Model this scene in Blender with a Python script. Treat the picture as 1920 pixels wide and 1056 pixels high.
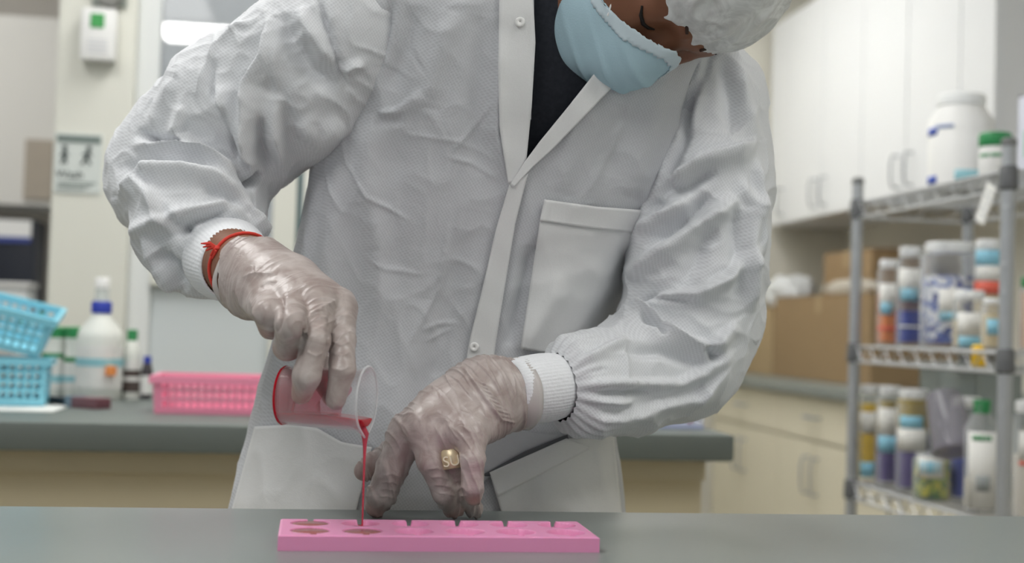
import bpy, bmesh, math, random
import numpy as np
from mathutils import Vector, Matrix
from mathutils.bvhtree import BVHTree

for o in list(bpy.data.objects):
    bpy.data.objects.remove(o, do_unlink=True)
random.seed(7)
scene = bpy.context.scene
COL = scene.collection

# ------------------------------------------------------------------ camera
F = 2500.0                                   # focal length in pixels of a 1920 x 1056 frame
YAW, PITCH, ROLL = (math.radians(a) for a in (8.5, 2.0, 1.75))
CAM = np.array([0.0, 0.0, 1.064])
FWD = np.array([math.sin(YAW) * math.cos(PITCH), math.cos(YAW) * math.cos(PITCH), math.sin(PITCH)])
_r = np.array([math.cos(YAW), -math.sin(YAW), 0.0])
_u = np.cross(_r, FWD)
RIGHT = _r * math.cos(ROLL) + _u * math.sin(ROLL)
UP = -_r * math.sin(ROLL) + _u * math.cos(ROLL)
cd = bpy.data.cameras.new('camera')
cam = bpy.data.objects.new('camera', cd)
COL.objects.link(cam)
cd.sensor_width = 36.0
cd.lens = F * 36.0 / 1920.0
cd.clip_start = 0.01
cam.matrix_world = Matrix(((RIGHT[0], UP[0], -FWD[0], CAM[0]), (RIGHT[1], UP[1], -FWD[1], CAM[1]),
                           (RIGHT[2], UP[2], -FWD[2], CAM[2]), (0, 0, 0, 1)))
cd.dof.use_dof = True
cd.dof.focus_distance = 1.06
cd.dof.aperture_fstop = 5.0
scene.camera = cam

# ------------------------------------------------------------------ world and exposure
scene.view_settings.view_transform = 'Standard'
scene.view_settings.look = 'None'
scene.view_settings.gamma = 1.0
scene.view_settings.use_curve_mapping = False
scene.view_settings.exposure = 0.15
w = bpy.data.worlds.new('world')
scene.world = w
w.use_nodes = True
w.node_tree.nodes['Background'].inputs[0].default_value = (0.96, 0.98, 1.0, 1)
w.node_tree.nodes['Background'].inputs[1].default_value = 0.40
LAMP = 9.0                                   # radiance of the ceiling light diffusers

# ------------------------------------------------------------------ geometry helpers
def ray(px, py):
    return FWD + RIGHT * (px - 960.0) / F - UP * (py - 528.0) / F
def at(px, py, z):
    """point of the place seen at a pixel, z metres along the view axis"""
    return CAM + ray(px, py) * z
def on(px, py, axis, v):
    d = ray(px, py)
    return CAM + d * ((v - CAM[axis]) / d[axis])
def depth(p):
    return float((np.array(p) - CAM) @ FWD)
def cp(px, py, z):                           # the same point in view-axis metres (right, down, away)
    return np.array([(px - 960.0) / F * z, (py - 528.0) / F * z, z])
def to_world(V):
    return CAM + V[:, :1] * RIGHT - V[:, 1:2] * UP + V[:, 2:3] * FWD
def to_px(W):
    d = W - CAM
    z = d @ FWD
    return 960 + F * (d @ RIGHT) / z, 528 - F * (d @ UP) / z, z

def lin(c):
    return tuple(((v / 255.0) / 12.92 if v / 255.0 <= 0.04045 else ((v / 255.0 + 0.055) / 1.055) ** 2.4) for v in c)

# ------------------------------------------------------------------ materials
MATS = {}
def mat(name, rgb, rough=0.5, spec=0.4, metal=0.0, noise=0.0, nscale=8.0, bump=0.0, bscale=60.0,
        trans=0.0, ior=1.45, alpha=1.0, emit=0.0, sss=0.0, rgb2=None, translucent=0.0):
    if name in MATS:
        return MATS[name]
    m = bpy.data.materials.new(name)
    m.use_nodes = True
    nt = m.node_tree
    b = nt.nodes['Principled BSDF']
    c = lin(rgb) + (1,)
    b.inputs['Base Color'].default_value = c
    b.inputs['Roughness'].default_value = rough
    b.inputs['Specular IOR Level'].default_value = spec
    b.inputs['Metallic'].default_value = metal
    b.inputs['IOR'].default_value = ior
    b.inputs['Transmission Weight'].default_value = trans
    b.inputs['Alpha'].default_value = alpha
    if sss:
        b.inputs['Subsurface Weight'].default_value = sss
        b.inputs['Subsurface Radius'].default_value = (0.01, 0.005, 0.003)
        b.inputs['Subsurface Scale'].default_value = 0.5
    if emit:
        b.inputs['Emission Color'].default_value = c
        b.inputs['Emission Strength'].default_value = emit
    tc = nt.nodes.new('ShaderNodeTexCoord')
    n = nt.nodes.new('ShaderNodeTexNoise')
    n.inputs['Scale'].default_value = nscale
    n.inputs['Detail'].default_value = 5
    nt.links.new(tc.outputs['Object'], n.inputs['Vector'])
    mx = nt.nodes.new('ShaderNodeMix'); mx.data_type = 'RGBA'
    mx.inputs['A'].default_value = c
    mx.inputs['B'].default_value = (lin(rgb2) + (1,)) if rgb2 else tuple(v * (1 - noise) for v in c[:3]) + (1,)
    nt.links.new(n.outputs['Fac'], mx.inputs['Factor'])
    nt.links.new(mx.outputs['Result'], b.inputs['Base Color'])
    if bump:
        n2 = nt.nodes.new('ShaderNodeTexNoise')
        n2.inputs['Scale'].default_value = bscale
        n2.inputs['Detail'].default_value = 4
        nt.links.new(tc.outputs['Object'], n2.inputs['Vector'])
        bp = nt.nodes.new('ShaderNodeBump')
        bp.inputs['Strength'].default_value = bump
        bp.inputs['Distance'].default_value = 0.002
        nt.links.new(n2.outputs['Fac'], bp.inputs['Height'])
        nt.links.new(bp.outputs['Normal'], b.inputs['Normal'])
    if translucent:
        t = nt.nodes.new('ShaderNodeBsdfTranslucent')
        t.inputs['Color'].default_value = c
        ms = nt.nodes.new('ShaderNodeMixShader')
        ms.inputs[0].default_value = translucent
        nt.links.new(b.outputs[0], ms.inputs[1]); nt.links.new(t.outputs[0], ms.inputs[2])
        nt.links.new(ms.outputs[0], nt.nodes['Material Output'].inputs['Surface'])
    MATS[name] = m
    return m

def thin_glass(name, rgb, alpha, rough=0.03):
    """clear thin wall: mostly transparent with a fresnel reflection"""
    if name in MATS: return MATS[name]
    m = bpy.data.materials.new(name); m.use_nodes = True
    nt = m.node_tree; b = nt.nodes['Principled BSDF']
    b.inputs['Base Color'].default_value = lin(rgb) + (1,); b.inputs['Roughness'].default_value = rough
    lw = nt.nodes.new('ShaderNodeLayerWeight'); lw.inputs['Blend'].default_value = 0.35
    mr = nt.nodes.new('ShaderNodeMapRange'); mr.inputs['To Min'].default_value = alpha; mr.inputs['To Max'].default_value = min(1, alpha + 0.55)
    nt.links.new(lw.outputs['Facing'], mr.inputs['Value']); nt.links.new(mr.outputs[0], b.inputs['Alpha'])
    MATS[name] = m
    return m

def cells(name, cols, scale=120.0, rough=0.4):
    """mixed sweets seen through a jar: a jumble of coloured pieces"""
    if name in MATS:
        return MATS[name]
    m = bpy.data.materials.new(name); m.use_nodes = True
    nt = m.node_tree; b = nt.nodes['Principled BSDF']; b.inputs['Roughness'].default_value = rough
    tc = nt.nodes.new('ShaderNodeTexCoord'); v = nt.nodes.new('ShaderNodeTexVoronoi')
    v.inputs['Scale'].default_value = scale
    nt.links.new(tc.outputs['Object'], v.inputs['Vector'])
    r = nt.nodes.new('ShaderNodeValToRGB'); r.color_ramp.interpolation = 'CONSTANT'
    sp = nt.nodes.new('ShaderNodeSeparateColor')
    nt.links.new(v.outputs['Color'], sp.inputs[0]); nt.links.new(sp.outputs[0], r.inputs[0])
    e = r.color_ramp.elements
    while len(e) < len(cols): e.new(0.5)
    for i, c in enumerate(cols):
        e[i].position = i / len(cols); e[i].color = lin(c) + (1,)
    nt.links.new(r.outputs[0], b.inputs['Base Color'])
    bp = nt.nodes.new('ShaderNodeBump'); bp.inputs['Strength'].default_value = 0.6; bp.inputs['Distance'].default_value = 0.004
    nt.links.new(v.outputs['Distance'], bp.inputs['Height']); nt.links.new(bp.outputs[0], b.inputs['Normal'])
    MATS[name] = m
    return m

# ------------------------------------------------------------------ object helpers
def link(name, me, m=None, parent=None, smooth=False):
    if m is not None and not me.materials:
        me.materials.append(m)
    if smooth:
        me.shade_smooth()
    o = bpy.data.objects.new(name, me)
    COL.objects.link(o)
    if parent is not None:
        o.parent = parent
        o.matrix_parent_inverse = Matrix.Translation(parent.location).inverted() if parent.parent is None else Matrix()
        if parent.type == 'EMPTY':
            o.matrix_parent_inverse = parent_matrix(parent).inverted()
        else:
            o.matrix_parent_inverse = parent_matrix(parent).inverted()
    return o
def parent_matrix(p):
    m = Matrix.LocRotScale(p.location, p.rotation_euler, p.scale)
    if p.parent is not None:
        m = parent_matrix(p.parent) @ p.matrix_parent_inverse @ m
    return m
def pymesh(name, V, Fc, m, parent=None, smooth=False):
    me = bpy.data.meshes.new(name)
    me.from_pydata([tuple(v) for v in V], [], [tuple(int(i) for i in f) for f in Fc])
    me.update()
    return link(name, me, m, parent, smooth)
def npmesh(name, V, Q):
    me = bpy.data.meshes.new(name)
    n = len(V); k = len(Q)
    me.vertices.add(n); me.vertices.foreach_set('co', np.ascontiguousarray(V, dtype=np.float32).ravel())
    me.loops.add(k * 4); me.loops.foreach_set('vertex_index', np.ascontiguousarray(Q, dtype=np.int32).ravel())
    me.polygons.add(k)
    me.polygons.foreach_set('loop_start', np.arange(0, 4 * k, 4, dtype=np.int32))
    me.update(calc_edges=True); me.validate()
    return me
def empty(name, loc):
    o = bpy.data.objects.new(name, None)
    o.empty_display_size = 0.05
    COL.objects.link(o); o.location = tuple(float(v) for v in loc)
    return o
def tag(o, label, cat, group=None):
    o['label'] = label; o['category'] = cat
    if group: o['group'] = group
    return o
def struct(o):
    o['kind'] = 'structure'
    return o

class B:
    """collects shapes into one bmesh, linked as one mesh object"""
    def __init__(s): s.bm = bmesh.new()
    def box(s, lo, hi, bevel=0.0, M=None):
        g = bmesh.ops.create_cube(s.bm, size=1.0)['verts']
        lo = Vector(lo); hi = Vector(hi)
        for v in g:
            v.co = Vector([lo[i] + (v.co[i] + 0.5) * (hi[i] - lo[i]) for i in range(3)])
        if bevel:
            es = list({e for v in g for e in v.link_edges})
            r = bmesh.ops.bevel(s.bm, geom=es, offset=bevel, segments=2, affect='EDGES', profile=0.6)
            g = list({v for f in r['faces'] for v in f.verts} | {v for v in g if v.is_valid})
        if M is not None:
            for v in g: v.co = M @ v.co
        return s
    def tube(s, pts, r, n=10, cap=True):
        pts = [Vector(p) for p in pts]
        rs = r if isinstance(r, (list, tuple)) else [r] * len(pts)
        rings = []
        prev = None
        for i, p in enumerate(pts):
            d = (pts[min(i + 1, len(pts) - 1)] - pts[max(i - 1, 0)]).normalized()
            a = prev if prev is not None else (Vector((0, 0, 1)) if abs(d.z) < 0.9 else Vector((1, 0, 0)))
            x = (a - d * a.dot(d)).normalized(); prev = x
            y = d.cross(x)
            rings.append([s.bm.verts.new(p + (x * math.cos(2 * math.pi * k / n) + y * math.sin(2 * math.pi * k / n)) * rs[i]) for k in range(n)])
        for a, b in zip(rings, rings[1:]):
            for k in range(n):
                s.bm.faces.new((a[k], a[(k + 1) % n], b[(k + 1) % n], b[k]))
        if cap:
            s.bm.faces.new(rings[0][::-1]); s.bm.faces.new(rings[-1])
        return s
    def lathe(s, prof, c=(0, 0, 0), n=28, M=None, sq=0.0):
        """prof: (radius, height) pairs; sq > 0 squares the section off"""
        rings = []
        c = Vector(c)
        for r, h in prof:
            row = []
            for k in range(n):
                a = 2 * math.pi * k / n
                ca, sa = math.cos(a), math.sin(a)
                q = 1.0
                if sq:
                    p = 2 + sq
                    q = (abs(ca) ** p + abs(sa) ** p) ** (-1 / p)
                v = Vector((ca * r * q, sa * r * q, h))
                if M is not None: v = M @ v
                row.append(s.bm.verts.new(c + v))
            rings.append(row)
        for a, b in zip(rings, rings[1:]):
            for k in range(n):
                s.bm.faces.new((a[k], a[(k + 1) % n], b[(k + 1) % n], b[k]))
        if prof[0][0] > 1e-5: s.bm.faces.new(rings[0][::-1])
        if prof[-1][0] > 1e-5: s.bm.faces.new(rings[-1])
        return s
    def out(s, name, m, parent=None, smooth=False):
        bmesh.ops.recalc_face_normals(s.bm, faces=s.bm.faces)
        me = bpy.data.meshes.new(name)
        s.bm.to_mesh(me); s.bm.free()
        o = link(name, me, m, parent)
        if smooth:
            me.shade_smooth()
            me.set_sharp_from_angle(angle=math.radians(42))
        return o

# ------------------------------------------------------------------ distance-field modelling
def cap_sd(P, a, b, ra, rb):
    ab = b - a
    h = np.clip(((P - a) @ ab) / (ab @ ab), 0, 1)
    return np.linalg.norm(P - a - h[:, None] * ab, axis=1) - (ra + (rb - ra) * h)
def ell_sd(P, c, A, r):
    """ellipsoid with axes = rows of A and radii r"""
    q = (P - c) @ np.array(A).T / np.array(r)
    k = np.linalg.norm(q, axis=1)
    return (k - 1) * min(r)
def smin(a, b, k):
    h = np.maximum(k - np.abs(a - b), 0) / k
    return np.minimum(a, b) - h * h * k * 0.25
def smax(a, b, k):
    return -smin(-a, -b, k)
def chain_sd(P, pts, k=0.004):
    d = None
    for (a, ra), (b, rb) in zip(pts, pts[1:]):
        e = cap_sd(P, a, b, ra, rb)
        d = e if d is None else smin(d, e, k)
    return d
def pxchain(L):
    return [(cp(x, y, z), r * z / F) for x, y, z, r in L]
def sdf_mesh(fn, lo, hi, h):
    """naive surface nets over a regular grid"""
    lo = np.array(lo); hi = np.array(hi)
    n = np.ceil((hi - lo) / h).astype(int) + 1
    ax = [lo[i] + np.arange(n[i]) * h for i in range(3)]
    vals = np.empty(n, dtype=np.float64)
    step = max(1, int(400000 / (n[1] * n[2])))
    for i in range(0, n[0], step):
        X, Y, Z = np.meshgrid(ax[0][i:i + step], ax[1], ax[2], indexing='ij')
        vals[i:i + step] = fn(np.stack([X.ravel(), Y.ravel(), Z.ravel()], 1)).reshape(X.shape)
    s = vals < 0
    c = np.zeros(n - 1, dtype=int)
    off = [(i, j, k) for i in (0, 1) for j in (0, 1) for k in (0, 1)]
    sl = lambda a, o: a[o[0]:a.shape[0] - 1 + o[0], o[1]:a.shape[1] - 1 + o[1], o[2]:a.shape[2] - 1 + o[2]]
    for o in off: c += sl(s, o)
    act = (c > 0) & (c < 8)
    idx = -np.ones(n - 1, dtype=np.int64)
    I = np.argwhere(act); idx[act] = np.arange(len(I))
    acc = np.zeros((len(I), 3)); cnt = np.zeros(len(I))
    for o in off:
        for a in range(3):
            if o[a]: continue
            o2 = list(o); o2[a] = 1
            v0 = vals[I[:, 0] + o[0], I[:, 1] + o[1], I[:, 2] + o[2]]
            v1 = vals[I[:, 0] + o2[0], I[:, 1] + o2[1], I[:, 2] + o2[2]]
            cr = (v0 < 0) != (v1 < 0)
            t = np.where(cr, v0 / np.where(cr, v0 - v1, 1), 0)
            p = np.tile(np.array(o, float), (len(I), 1)); p[:, a] = t
            acc[cr] += p[cr]; cnt[cr] += 1
    V = lo + (I + acc / cnt[:, None]) * h
    quads = []
    for a in range(3):
        b, d = (a + 1) % 3, (a + 2) % 3
        sa = [slice(1, -1)] * 3; sa[a] = slice(0, -1)
        sb = list(sa); sb[a] = slice(1, None)
        s0 = s[tuple(sa)]; s1 = s[tuple(sb)]
        for flip, m in ((False, s0 & ~s1), (True, ~s0 & s1)):
            E = np.argwhere(m)
            base = E.copy(); base[:, b] += 1; base[:, d] += 1
            def g(db, dd):
                q = base.copy(); q[:, b] += db; q[:, d] += dd
                return idx[q[:, 0], q[:, 1], q[:, 2]]
            q = np.stack([g(-1, -1), g(0, -1), g(0, 0), g(-1, 0)], 1)
            quads.append(q[:, ::-1] if flip else q)
    Q = np.concatenate(quads)
    return V, Q[(Q >= 0).all(1)]
def relax(V, Q, it, lam=0.5):
    E = np.concatenate([Q[:, [0, 1]], Q[:, [1, 2]], Q[:, [2, 3]], Q[:, [3, 0]]])
    deg = np.bincount(E.ravel(), minlength=len(V)).astype(float)[:, None]
    for _ in range(it):
        S = np.zeros_like(V)
        for k in range(3):
            S[:, k] = np.bincount(E[:, 0], V[E[:, 1], k], len(V)) + np.bincount(E[:, 1], V[E[:, 0], k], len(V))
        V = V + lam * (S / deg - V)
    return V
def normals(V, Q):
    n = np.cross(V[Q[:, 2]] - V[Q[:, 0]], V[Q[:, 3]] - V[Q[:, 1]])
    N = np.zeros_like(V)
    for k in range(3):
        for j in range(4):
            N[:, k] += np.bincount(Q[:, j], n[:, k], len(V))
    return N / np.maximum(np.linalg.norm(N, axis=1, keepdims=True), 1e-12)
def subdivide(V, Q):
    """one linear split of every quad into four"""
    E = np.sort(np.concatenate([Q[:, [0, 1]], Q[:, [1, 2]], Q[:, [2, 3]], Q[:, [3, 0]]]), axis=1)
    key = E[:, 0] * len(V) + E[:, 1]
    u, inv = np.unique(key, return_inverse=True)
    ea, eb = u // len(V), u % len(V)
    n, k = len(V), len(Q)
    mid = n + inv.reshape(4, k).T
    fc = n + len(u) + np.arange(k)
    V2 = np.concatenate([V, (V[ea] + V[eb]) / 2, V[Q].mean(1)])
    q = [np.stack([Q[:, j], mid[:, j], fc, mid[:, (j - 1) % 4]], 1) for j in range(4)]
    return V2, np.concatenate(q)
_rng = np.random.RandomState(5)
_perm = _rng.permutation(256); _perm = np.concatenate([_perm, _perm, _perm])
_grad = _rng.normal(size=(256, 3)); _grad /= np.linalg.norm(_grad, axis=1, keepdims=True)
def perlin(P):
    i = np.floor(P).astype(int); f = P - i
    u = f * f * f * (f * (f * 6 - 15) + 10)
    i &= 255
    out = 0
    for a in (0, 1):
        for b in (0, 1):
            for c in (0, 1):
                g = _grad[_perm[_perm[_perm[(i[:, 0] + a) & 255] + ((i[:, 1] + b) & 255)] + ((i[:, 2] + c) & 255)]]
                wgt = (u[:, 0] if a else 1 - u[:, 0]) * (u[:, 1] if b else 1 - u[:, 1]) * (u[:, 2] if c else 1 - u[:, 2])
                out = out + wgt * ((f - np.array([a, b, c])) * g).sum(1)
    return out
def trim(V, Q, g, d):
    """cut a mesh where g > 0 and pull the cut edge straight along -d"""
    keep = (g[Q] <= 0).any(1)
    Q = Q[keep]
    return V - np.clip(g, 0, 0.01)[:, None] * np.asarray(d), Q
def folds(V, N, L):
    """V, N in view-axis metres. Each fold: polyline of pixels on the cloth, half-width in pixels, height in mm, profile"""
    px = 960 + F * V[:, 0] / V[:, 2]; py = 528 + F * V[:, 1] / V[:, 2]
    face = np.clip(-(N * V).sum(1) / np.linalg.norm(V, axis=1) * 3 + 0.4, 0, 1)
    D = np.zeros(len(V))
    for pts, wd, amp, *prof in L:
        prof = prof[0] if prof else 'g'
        p = np.array(pts, float)
        lo = p.min(0) - 4 * wd; hi = p.max(0) + 4 * wd
        sel = np.where((px > lo[0]) & (px < hi[0]) & (py > lo[1]) & (py < hi[1]) & (face > 0))[0]
        if not len(sel): continue
        x = np.stack([px[sel], py[sel]], 1)
        best = np.full(len(sel), 1e9); bt = np.zeros(len(sel)); bs = np.zeros(len(sel))
        seg = np.linalg.norm(p[1:] - p[:-1], axis=1); tot = seg.sum(); acc = 0
        for a, b, l in zip(p, p[1:], seg):
            t = np.clip(((x - a) @ (b - a)) / (l * l), 0, 1)
            v = x - a - t[:, None] * (b - a)
            d = np.linalg.norm(v, axis=1)
            m = d < best
            best[m] = d[m]; bt[m] = (acc + t[m] * l) / tot
            bs[m] = ((b - a)[0] * v[m, 1] - (b - a)[1] * v[m, 0]) / l
            acc += l
        tap = np.clip(np.minimum(bt, 1 - bt) * 5, 0, 1) ** 0.7 * 0.85 + 0.15
        if prof == 's': k = np.exp(-best / wd)
        elif prof == 'l':                     # one-sided: steep on the right of the line, long on the left
            k = np.where(bs < 0, np.exp(-(best / (wd * 2.2)) ** 2), np.exp(-(best / (wd * 0.5)) ** 2))
        elif prof == 'r':
            k = np.where(bs > 0, np.exp(-(best / (wd * 2.2)) ** 2), np.exp(-(best / (wd * 0.5)) ** 2))
        else: k = np.exp(-(best / wd) ** 2)
        D[sel] += amp * 0.001 * k * tap * face[sel]
    return D

# ================================================================== the room
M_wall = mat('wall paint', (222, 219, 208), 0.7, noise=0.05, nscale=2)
M_wallw = mat('white wall paint', (228, 228, 220), 0.6, noise=0.04, nscale=2)
M_ceil = mat('ceiling tile', (205, 208, 210), 0.8, noise=0.06, nscale=40)
M_floor = mat('vinyl floor', (170, 165, 152), 0.35, noise=0.12, nscale=30)
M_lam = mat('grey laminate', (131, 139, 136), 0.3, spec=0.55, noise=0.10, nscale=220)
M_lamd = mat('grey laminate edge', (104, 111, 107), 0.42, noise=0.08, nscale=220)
M_cream = mat('cream cabinet laminate', (224, 218, 198), 0.45, noise=0.03, nscale=3)
M_tan = mat('tan island panel', (204, 193, 164), 0.5, noise=0.04, nscale=3)
M_cab = mat('white cabinet laminate', (226, 228, 231), 0.28, spec=0.5, noise=0.02, nscale=3)
M_steel = mat('brushed steel', (178, 182, 186), 0.4, metal=0.45, noise=0.1, nscale=60)
M_chrome = mat('chrome wire', (206, 208, 210), 0.42, metal=0.6, noise=0.06, nscale=60)
M_white = mat('white plastic', (238, 238, 236), 0.4, noise=0.02)
M_frame = mat('cream frame paint', (224, 224, 214), 0.5, noise=0.03)
M_lamp = mat('lamp diffuser', (255, 254, 252), 0.5, emit=LAMP)
M_glass = thin_glass('window glass', (206, 212, 218), 0.38)  # grey-white opacity stands in for a hazy reflection on the pane
M_teal = mat('dark teal gasket', (86, 108, 112), 0.5, noise=0.1)

CEIL = 2.75
XR, YB = 2.26, 5.46
struct(B().box((-4.2, -3.0, -0.06), (XR + 0.12, 9.6, 0.0)).out('floor', M_floor))
struct(B().box((-4.2, -3.0, CEIL), (XR + 0.12, 9.6, CEIL + 0.1)).out('ceiling', M_ceil))
struct(B().box((XR, -3.0, 0), (XR + 0.12, YB + 0.1, CEIL)).out('wall_right', M_wall))
struct(B().box((0.55, YB, 0), (XR, YB + 0.12, CEIL)).out('wall_back', M_wall))
struct(B().box((-4.2, YB, 0), (-0.8, YB + 0.12, CEIL)).out('wall_back_left', mat('shaded back left paint', (196, 190, 180), 0.7, noise=0.04)))  # darker than the other walls: shadow above the cabinets put into the colour
struct(B().box((-4.2, 9.4, 0), (XR, 9.52, CEIL)).out('wall_far', mat('far room paint', (206, 211, 216), 0.7, noise=0.04)))
struct(B().box((0.40, 3.26, 0), (0.52, YB, CEIL)).out('wall_side', M_wallw))
# partition with the tall window behind the island
Y0, Y1 = 3.2, 3.3
struct(B().box((-0.605, Y0, 0), (-0.43, Y0 + 0.24, CEIL), 0.004).out('trim_1', M_frame))
win = struct(empty('window_1', (-0.25, Y0, 0)))
B().box((-0.43, Y0 + 0.03, 0), (-0.378, Y1, CEIL), 0.003).out('window_frame', mat('pale frame paint', (226, 229, 228), 0.45, noise=0.03), win)
B().box((-0.10, Y0 + 0.02, 0), (-0.045, Y1, CEIL), 0.003).out('window_frame', M_frame, win)
B().box((-0.378, Y0 + 0.02, 1.139), (-0.10, Y1, 1.182), 0.003).out('window_sill', M_frame, win)
B().box((-0.378, Y0 + 0.06, 1.182), (-0.10, Y0 + 0.066, CEIL)).out('window_pane', M_glass, win)
B().box((-0.378, Y0 + 0.05, 0.0), (-0.10, Y1, 1.139)).out('lower_panel', mat('blue white panel', (212, 219, 221), 0.5, noise=0.03), win)
B().box((-0.045, Y0 + 0.03, 0), (-0.03, Y1, CEIL)).out('gasket', M_teal, win)
struct(B().box((-0.03, Y0 + 0.03, 0), (0.52, Y1, CEIL)).out('wall_partition', M_wallw))

# ceiling lights
def ceiling_light(x, y, label, sx=0.6, sy=1.2):
    t = empty('ceiling_light', (x, y, CEIL))
    b = B()
    for a, c in (((-sx / 2 - .03, -sy / 2 - .03), (sx / 2 + .03, -sy / 2)), ((-sx / 2 - .03, sy / 2), (sx / 2 + .03, sy / 2 + .03)),
                 ((-sx / 2 - .03, -sy / 2), (-sx / 2, sy / 2)), ((sx / 2, -sy / 2), (sx / 2 + .03, sy / 2))):
        b.box((x + a[0], y + a[1], CEIL - 0.025), (x + c[0], y + c[1], CEIL))
    b.out('frame', M_white, t)
    B().box((x - sx / 2, y - sy / 2, CEIL - 0.015), (x + sx / 2, y + sy / 2, CEIL - 0.005)).out('diffuser', M_lamp, t)
    tag(t, label, 'light', 'ceiling light panels')
for x, y, l in ((-0.9, -0.5, 'lit ceiling panel above and left of the counter'), (1.3, -0.3, 'lit ceiling panel above and right of the counter'),
                (-0.9, 1.5, 'lit ceiling panel over the left end of the island'), (0.2, 2.5, 'lit ceiling panel over the right end of the island'),
                (0.95, 4.4, 'lit ceiling panel before the white wall cabinets'), (-1.6, 3.9, 'lit ceiling panel before the far left cabinets')):
    ceiling_light(x, y, l)
ceiling_light(-0.64, 7.95, 'lit ceiling panel seen through the tall window', 0.55, 0.5)
ceiling_light(-2.2, 7.6, 'added unseen panel at left brightening the room behind the window')  # added out of view to brighten the room behind the window
ceiling_light(0.9, 7.6, 'added unseen panel at right brightening the room behind the window')  # second added panel, unseen, lifting the far room's brightness

# ------------------------------------------------------------------ front counter
t = empty('work_counter', (0.2, 0.8, 0)); tag(t, 'grey laminate work counter the person pours at', 'counter')
B().box((-1.6, 0.45, 0.87), (1.9, 1.12, 0.91), 0.006).out('worktop', M_lam, t, True)
B().box((-1.55, 0.5, 0.0), (1.85, 1.02, 0.87)).out('base', M_cream, t)

# ------------------------------------------------------------------ island behind the person
t = empty('island_counter', (-0.6, 2.4, 0)); tag(t, 'tan island bench with thick grey top behind the person', 'counter')
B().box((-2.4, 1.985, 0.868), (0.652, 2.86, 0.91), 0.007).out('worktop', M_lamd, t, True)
B().box((-2.35, 2.07, 0.0), (0.625, 2.82, 0.868)).out('base', M_tan, t)
B().box((-2.35, 2.05, 0.832), (0.625, 2.075, 0.868)).out('shade_apron', M_tan, t)  # lower edge shaped to follow the shadow band under the top

# ------------------------------------------------------------------ right wall: base cabinets, worktop, wall cabinets
XC = 1.68
def handle(o, x, y0, z0, y1, z1, p):
    """bow handle standing off a front that faces -X"""
    b = B().tube([(x, y0, z0), (x - 0.024, y0, z0), (x - 0.03, (y0 * 3 + y1) / 4, (z0 * 3 + z1) / 4),
                  (x - 0.03, (y0 + y1 * 3) / 4, (z0 + z1 * 3) / 4), (x - 0.024, y1, z1), (x, y1, z1)], 0.0045, 8)
    return b.out(o, M_steel, p, True)
bl = ['cream base cabinet in the far right corner', 'cream base cabinet under the large cardboard box',
      'cream base cabinet partly behind the far rack post', 'cream base cabinet hidden mostly behind the wire rack']
ys = [5.42, 4.63, 3.93, 3.25, 2.57]
for i in range(4):
    ya, yb = ys[i + 1], ys[i]
    t = empty('base_cabinet', ((XC + XR) / 2, (ya + yb) / 2, 0)); tag(t, bl[i], 'cabinet', 'base cabinets on the right wall')
    B().box((XC + 0.02, ya, 0.1), (XR - .025, yb, 0.868)).out('body', M_cream, t)
    B().box((XC + 0.07, ya, 0.0), (XR - .025, yb, 0.1)).out('toe_kick', M_lamd, t)
    d = B().box((XC, ya + 0.003, 0.72), (XC + 0.02, yb - 0.003, 0.862), 0.002).out('drawer', M_cream, t)
    ym = (ya + yb) / 2
    handle('handle', XC, ym - 0.05, 0.795, ym + 0.05, 0.795, d)
    for k, (a, c) in enumerate(((ya, ym), (ym, yb))):
        d = B().box((XC, a + 0.003, 0.105), (XC + 0.02, c - 0.003, 0.712), 0.002).out('door', M_cream, t)
        yh = ym + (-0.04 if k == 0 else 0.04)
        handle('handle', XC, yh, 0.54, yh, 0.66, d)
o = B().box((XC - 0.03, 2.5, 0.868), (XR, 5.455, 0.908), 0.005).out('wall_worktop', M_lam, None, True)
tag(o, 'long grey worktop along the right wall under cardboard boxes', 'worktop')
XU = 1.90
us = [5.42, 5.19, 4.50, 3.83, 3.64]
us = [5.42, 5.20, 4.46, 3.74, 3.53]
ul = ['white single-door wall cabinet in the far corner', 'white two-door wall cabinet above the small cardboard box',
      'white two-door wall cabinet beside the white tub on the rack', 'narrow white wall cabinet nearest the bare wall']
for i in range(4):
    ya, yb = us[i + 1], us[i]
    t = empty('wall_cabinet', ((XU + XR) / 2, (ya + yb) / 2, 1.53)); tag(t, ul[i], 'cabinet', 'white wall cabinets')
    B().box((XU + 0.02, ya, 1.53), (XR, yb, 2.38)).out('body', M_cab, t)
    cuts = [ya, (ya + yb) / 2, yb] if i in (1, 2) else [ya, yb]
    for a, c in zip(cuts, cuts[1:]):
        d = B().box((XU, a + 0.003, 1.528), (XU + 0.02, c - 0.003, 2.382), 0.002).out('door', M_cab, t)
        if i == 3: continue
        yh = (c - 0.05) if (len(cuts) == 3 and c == cuts[1]) else a + 0.05
        handle('handle', XU, yh, 1.565, yh, 1.67, d)

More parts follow.
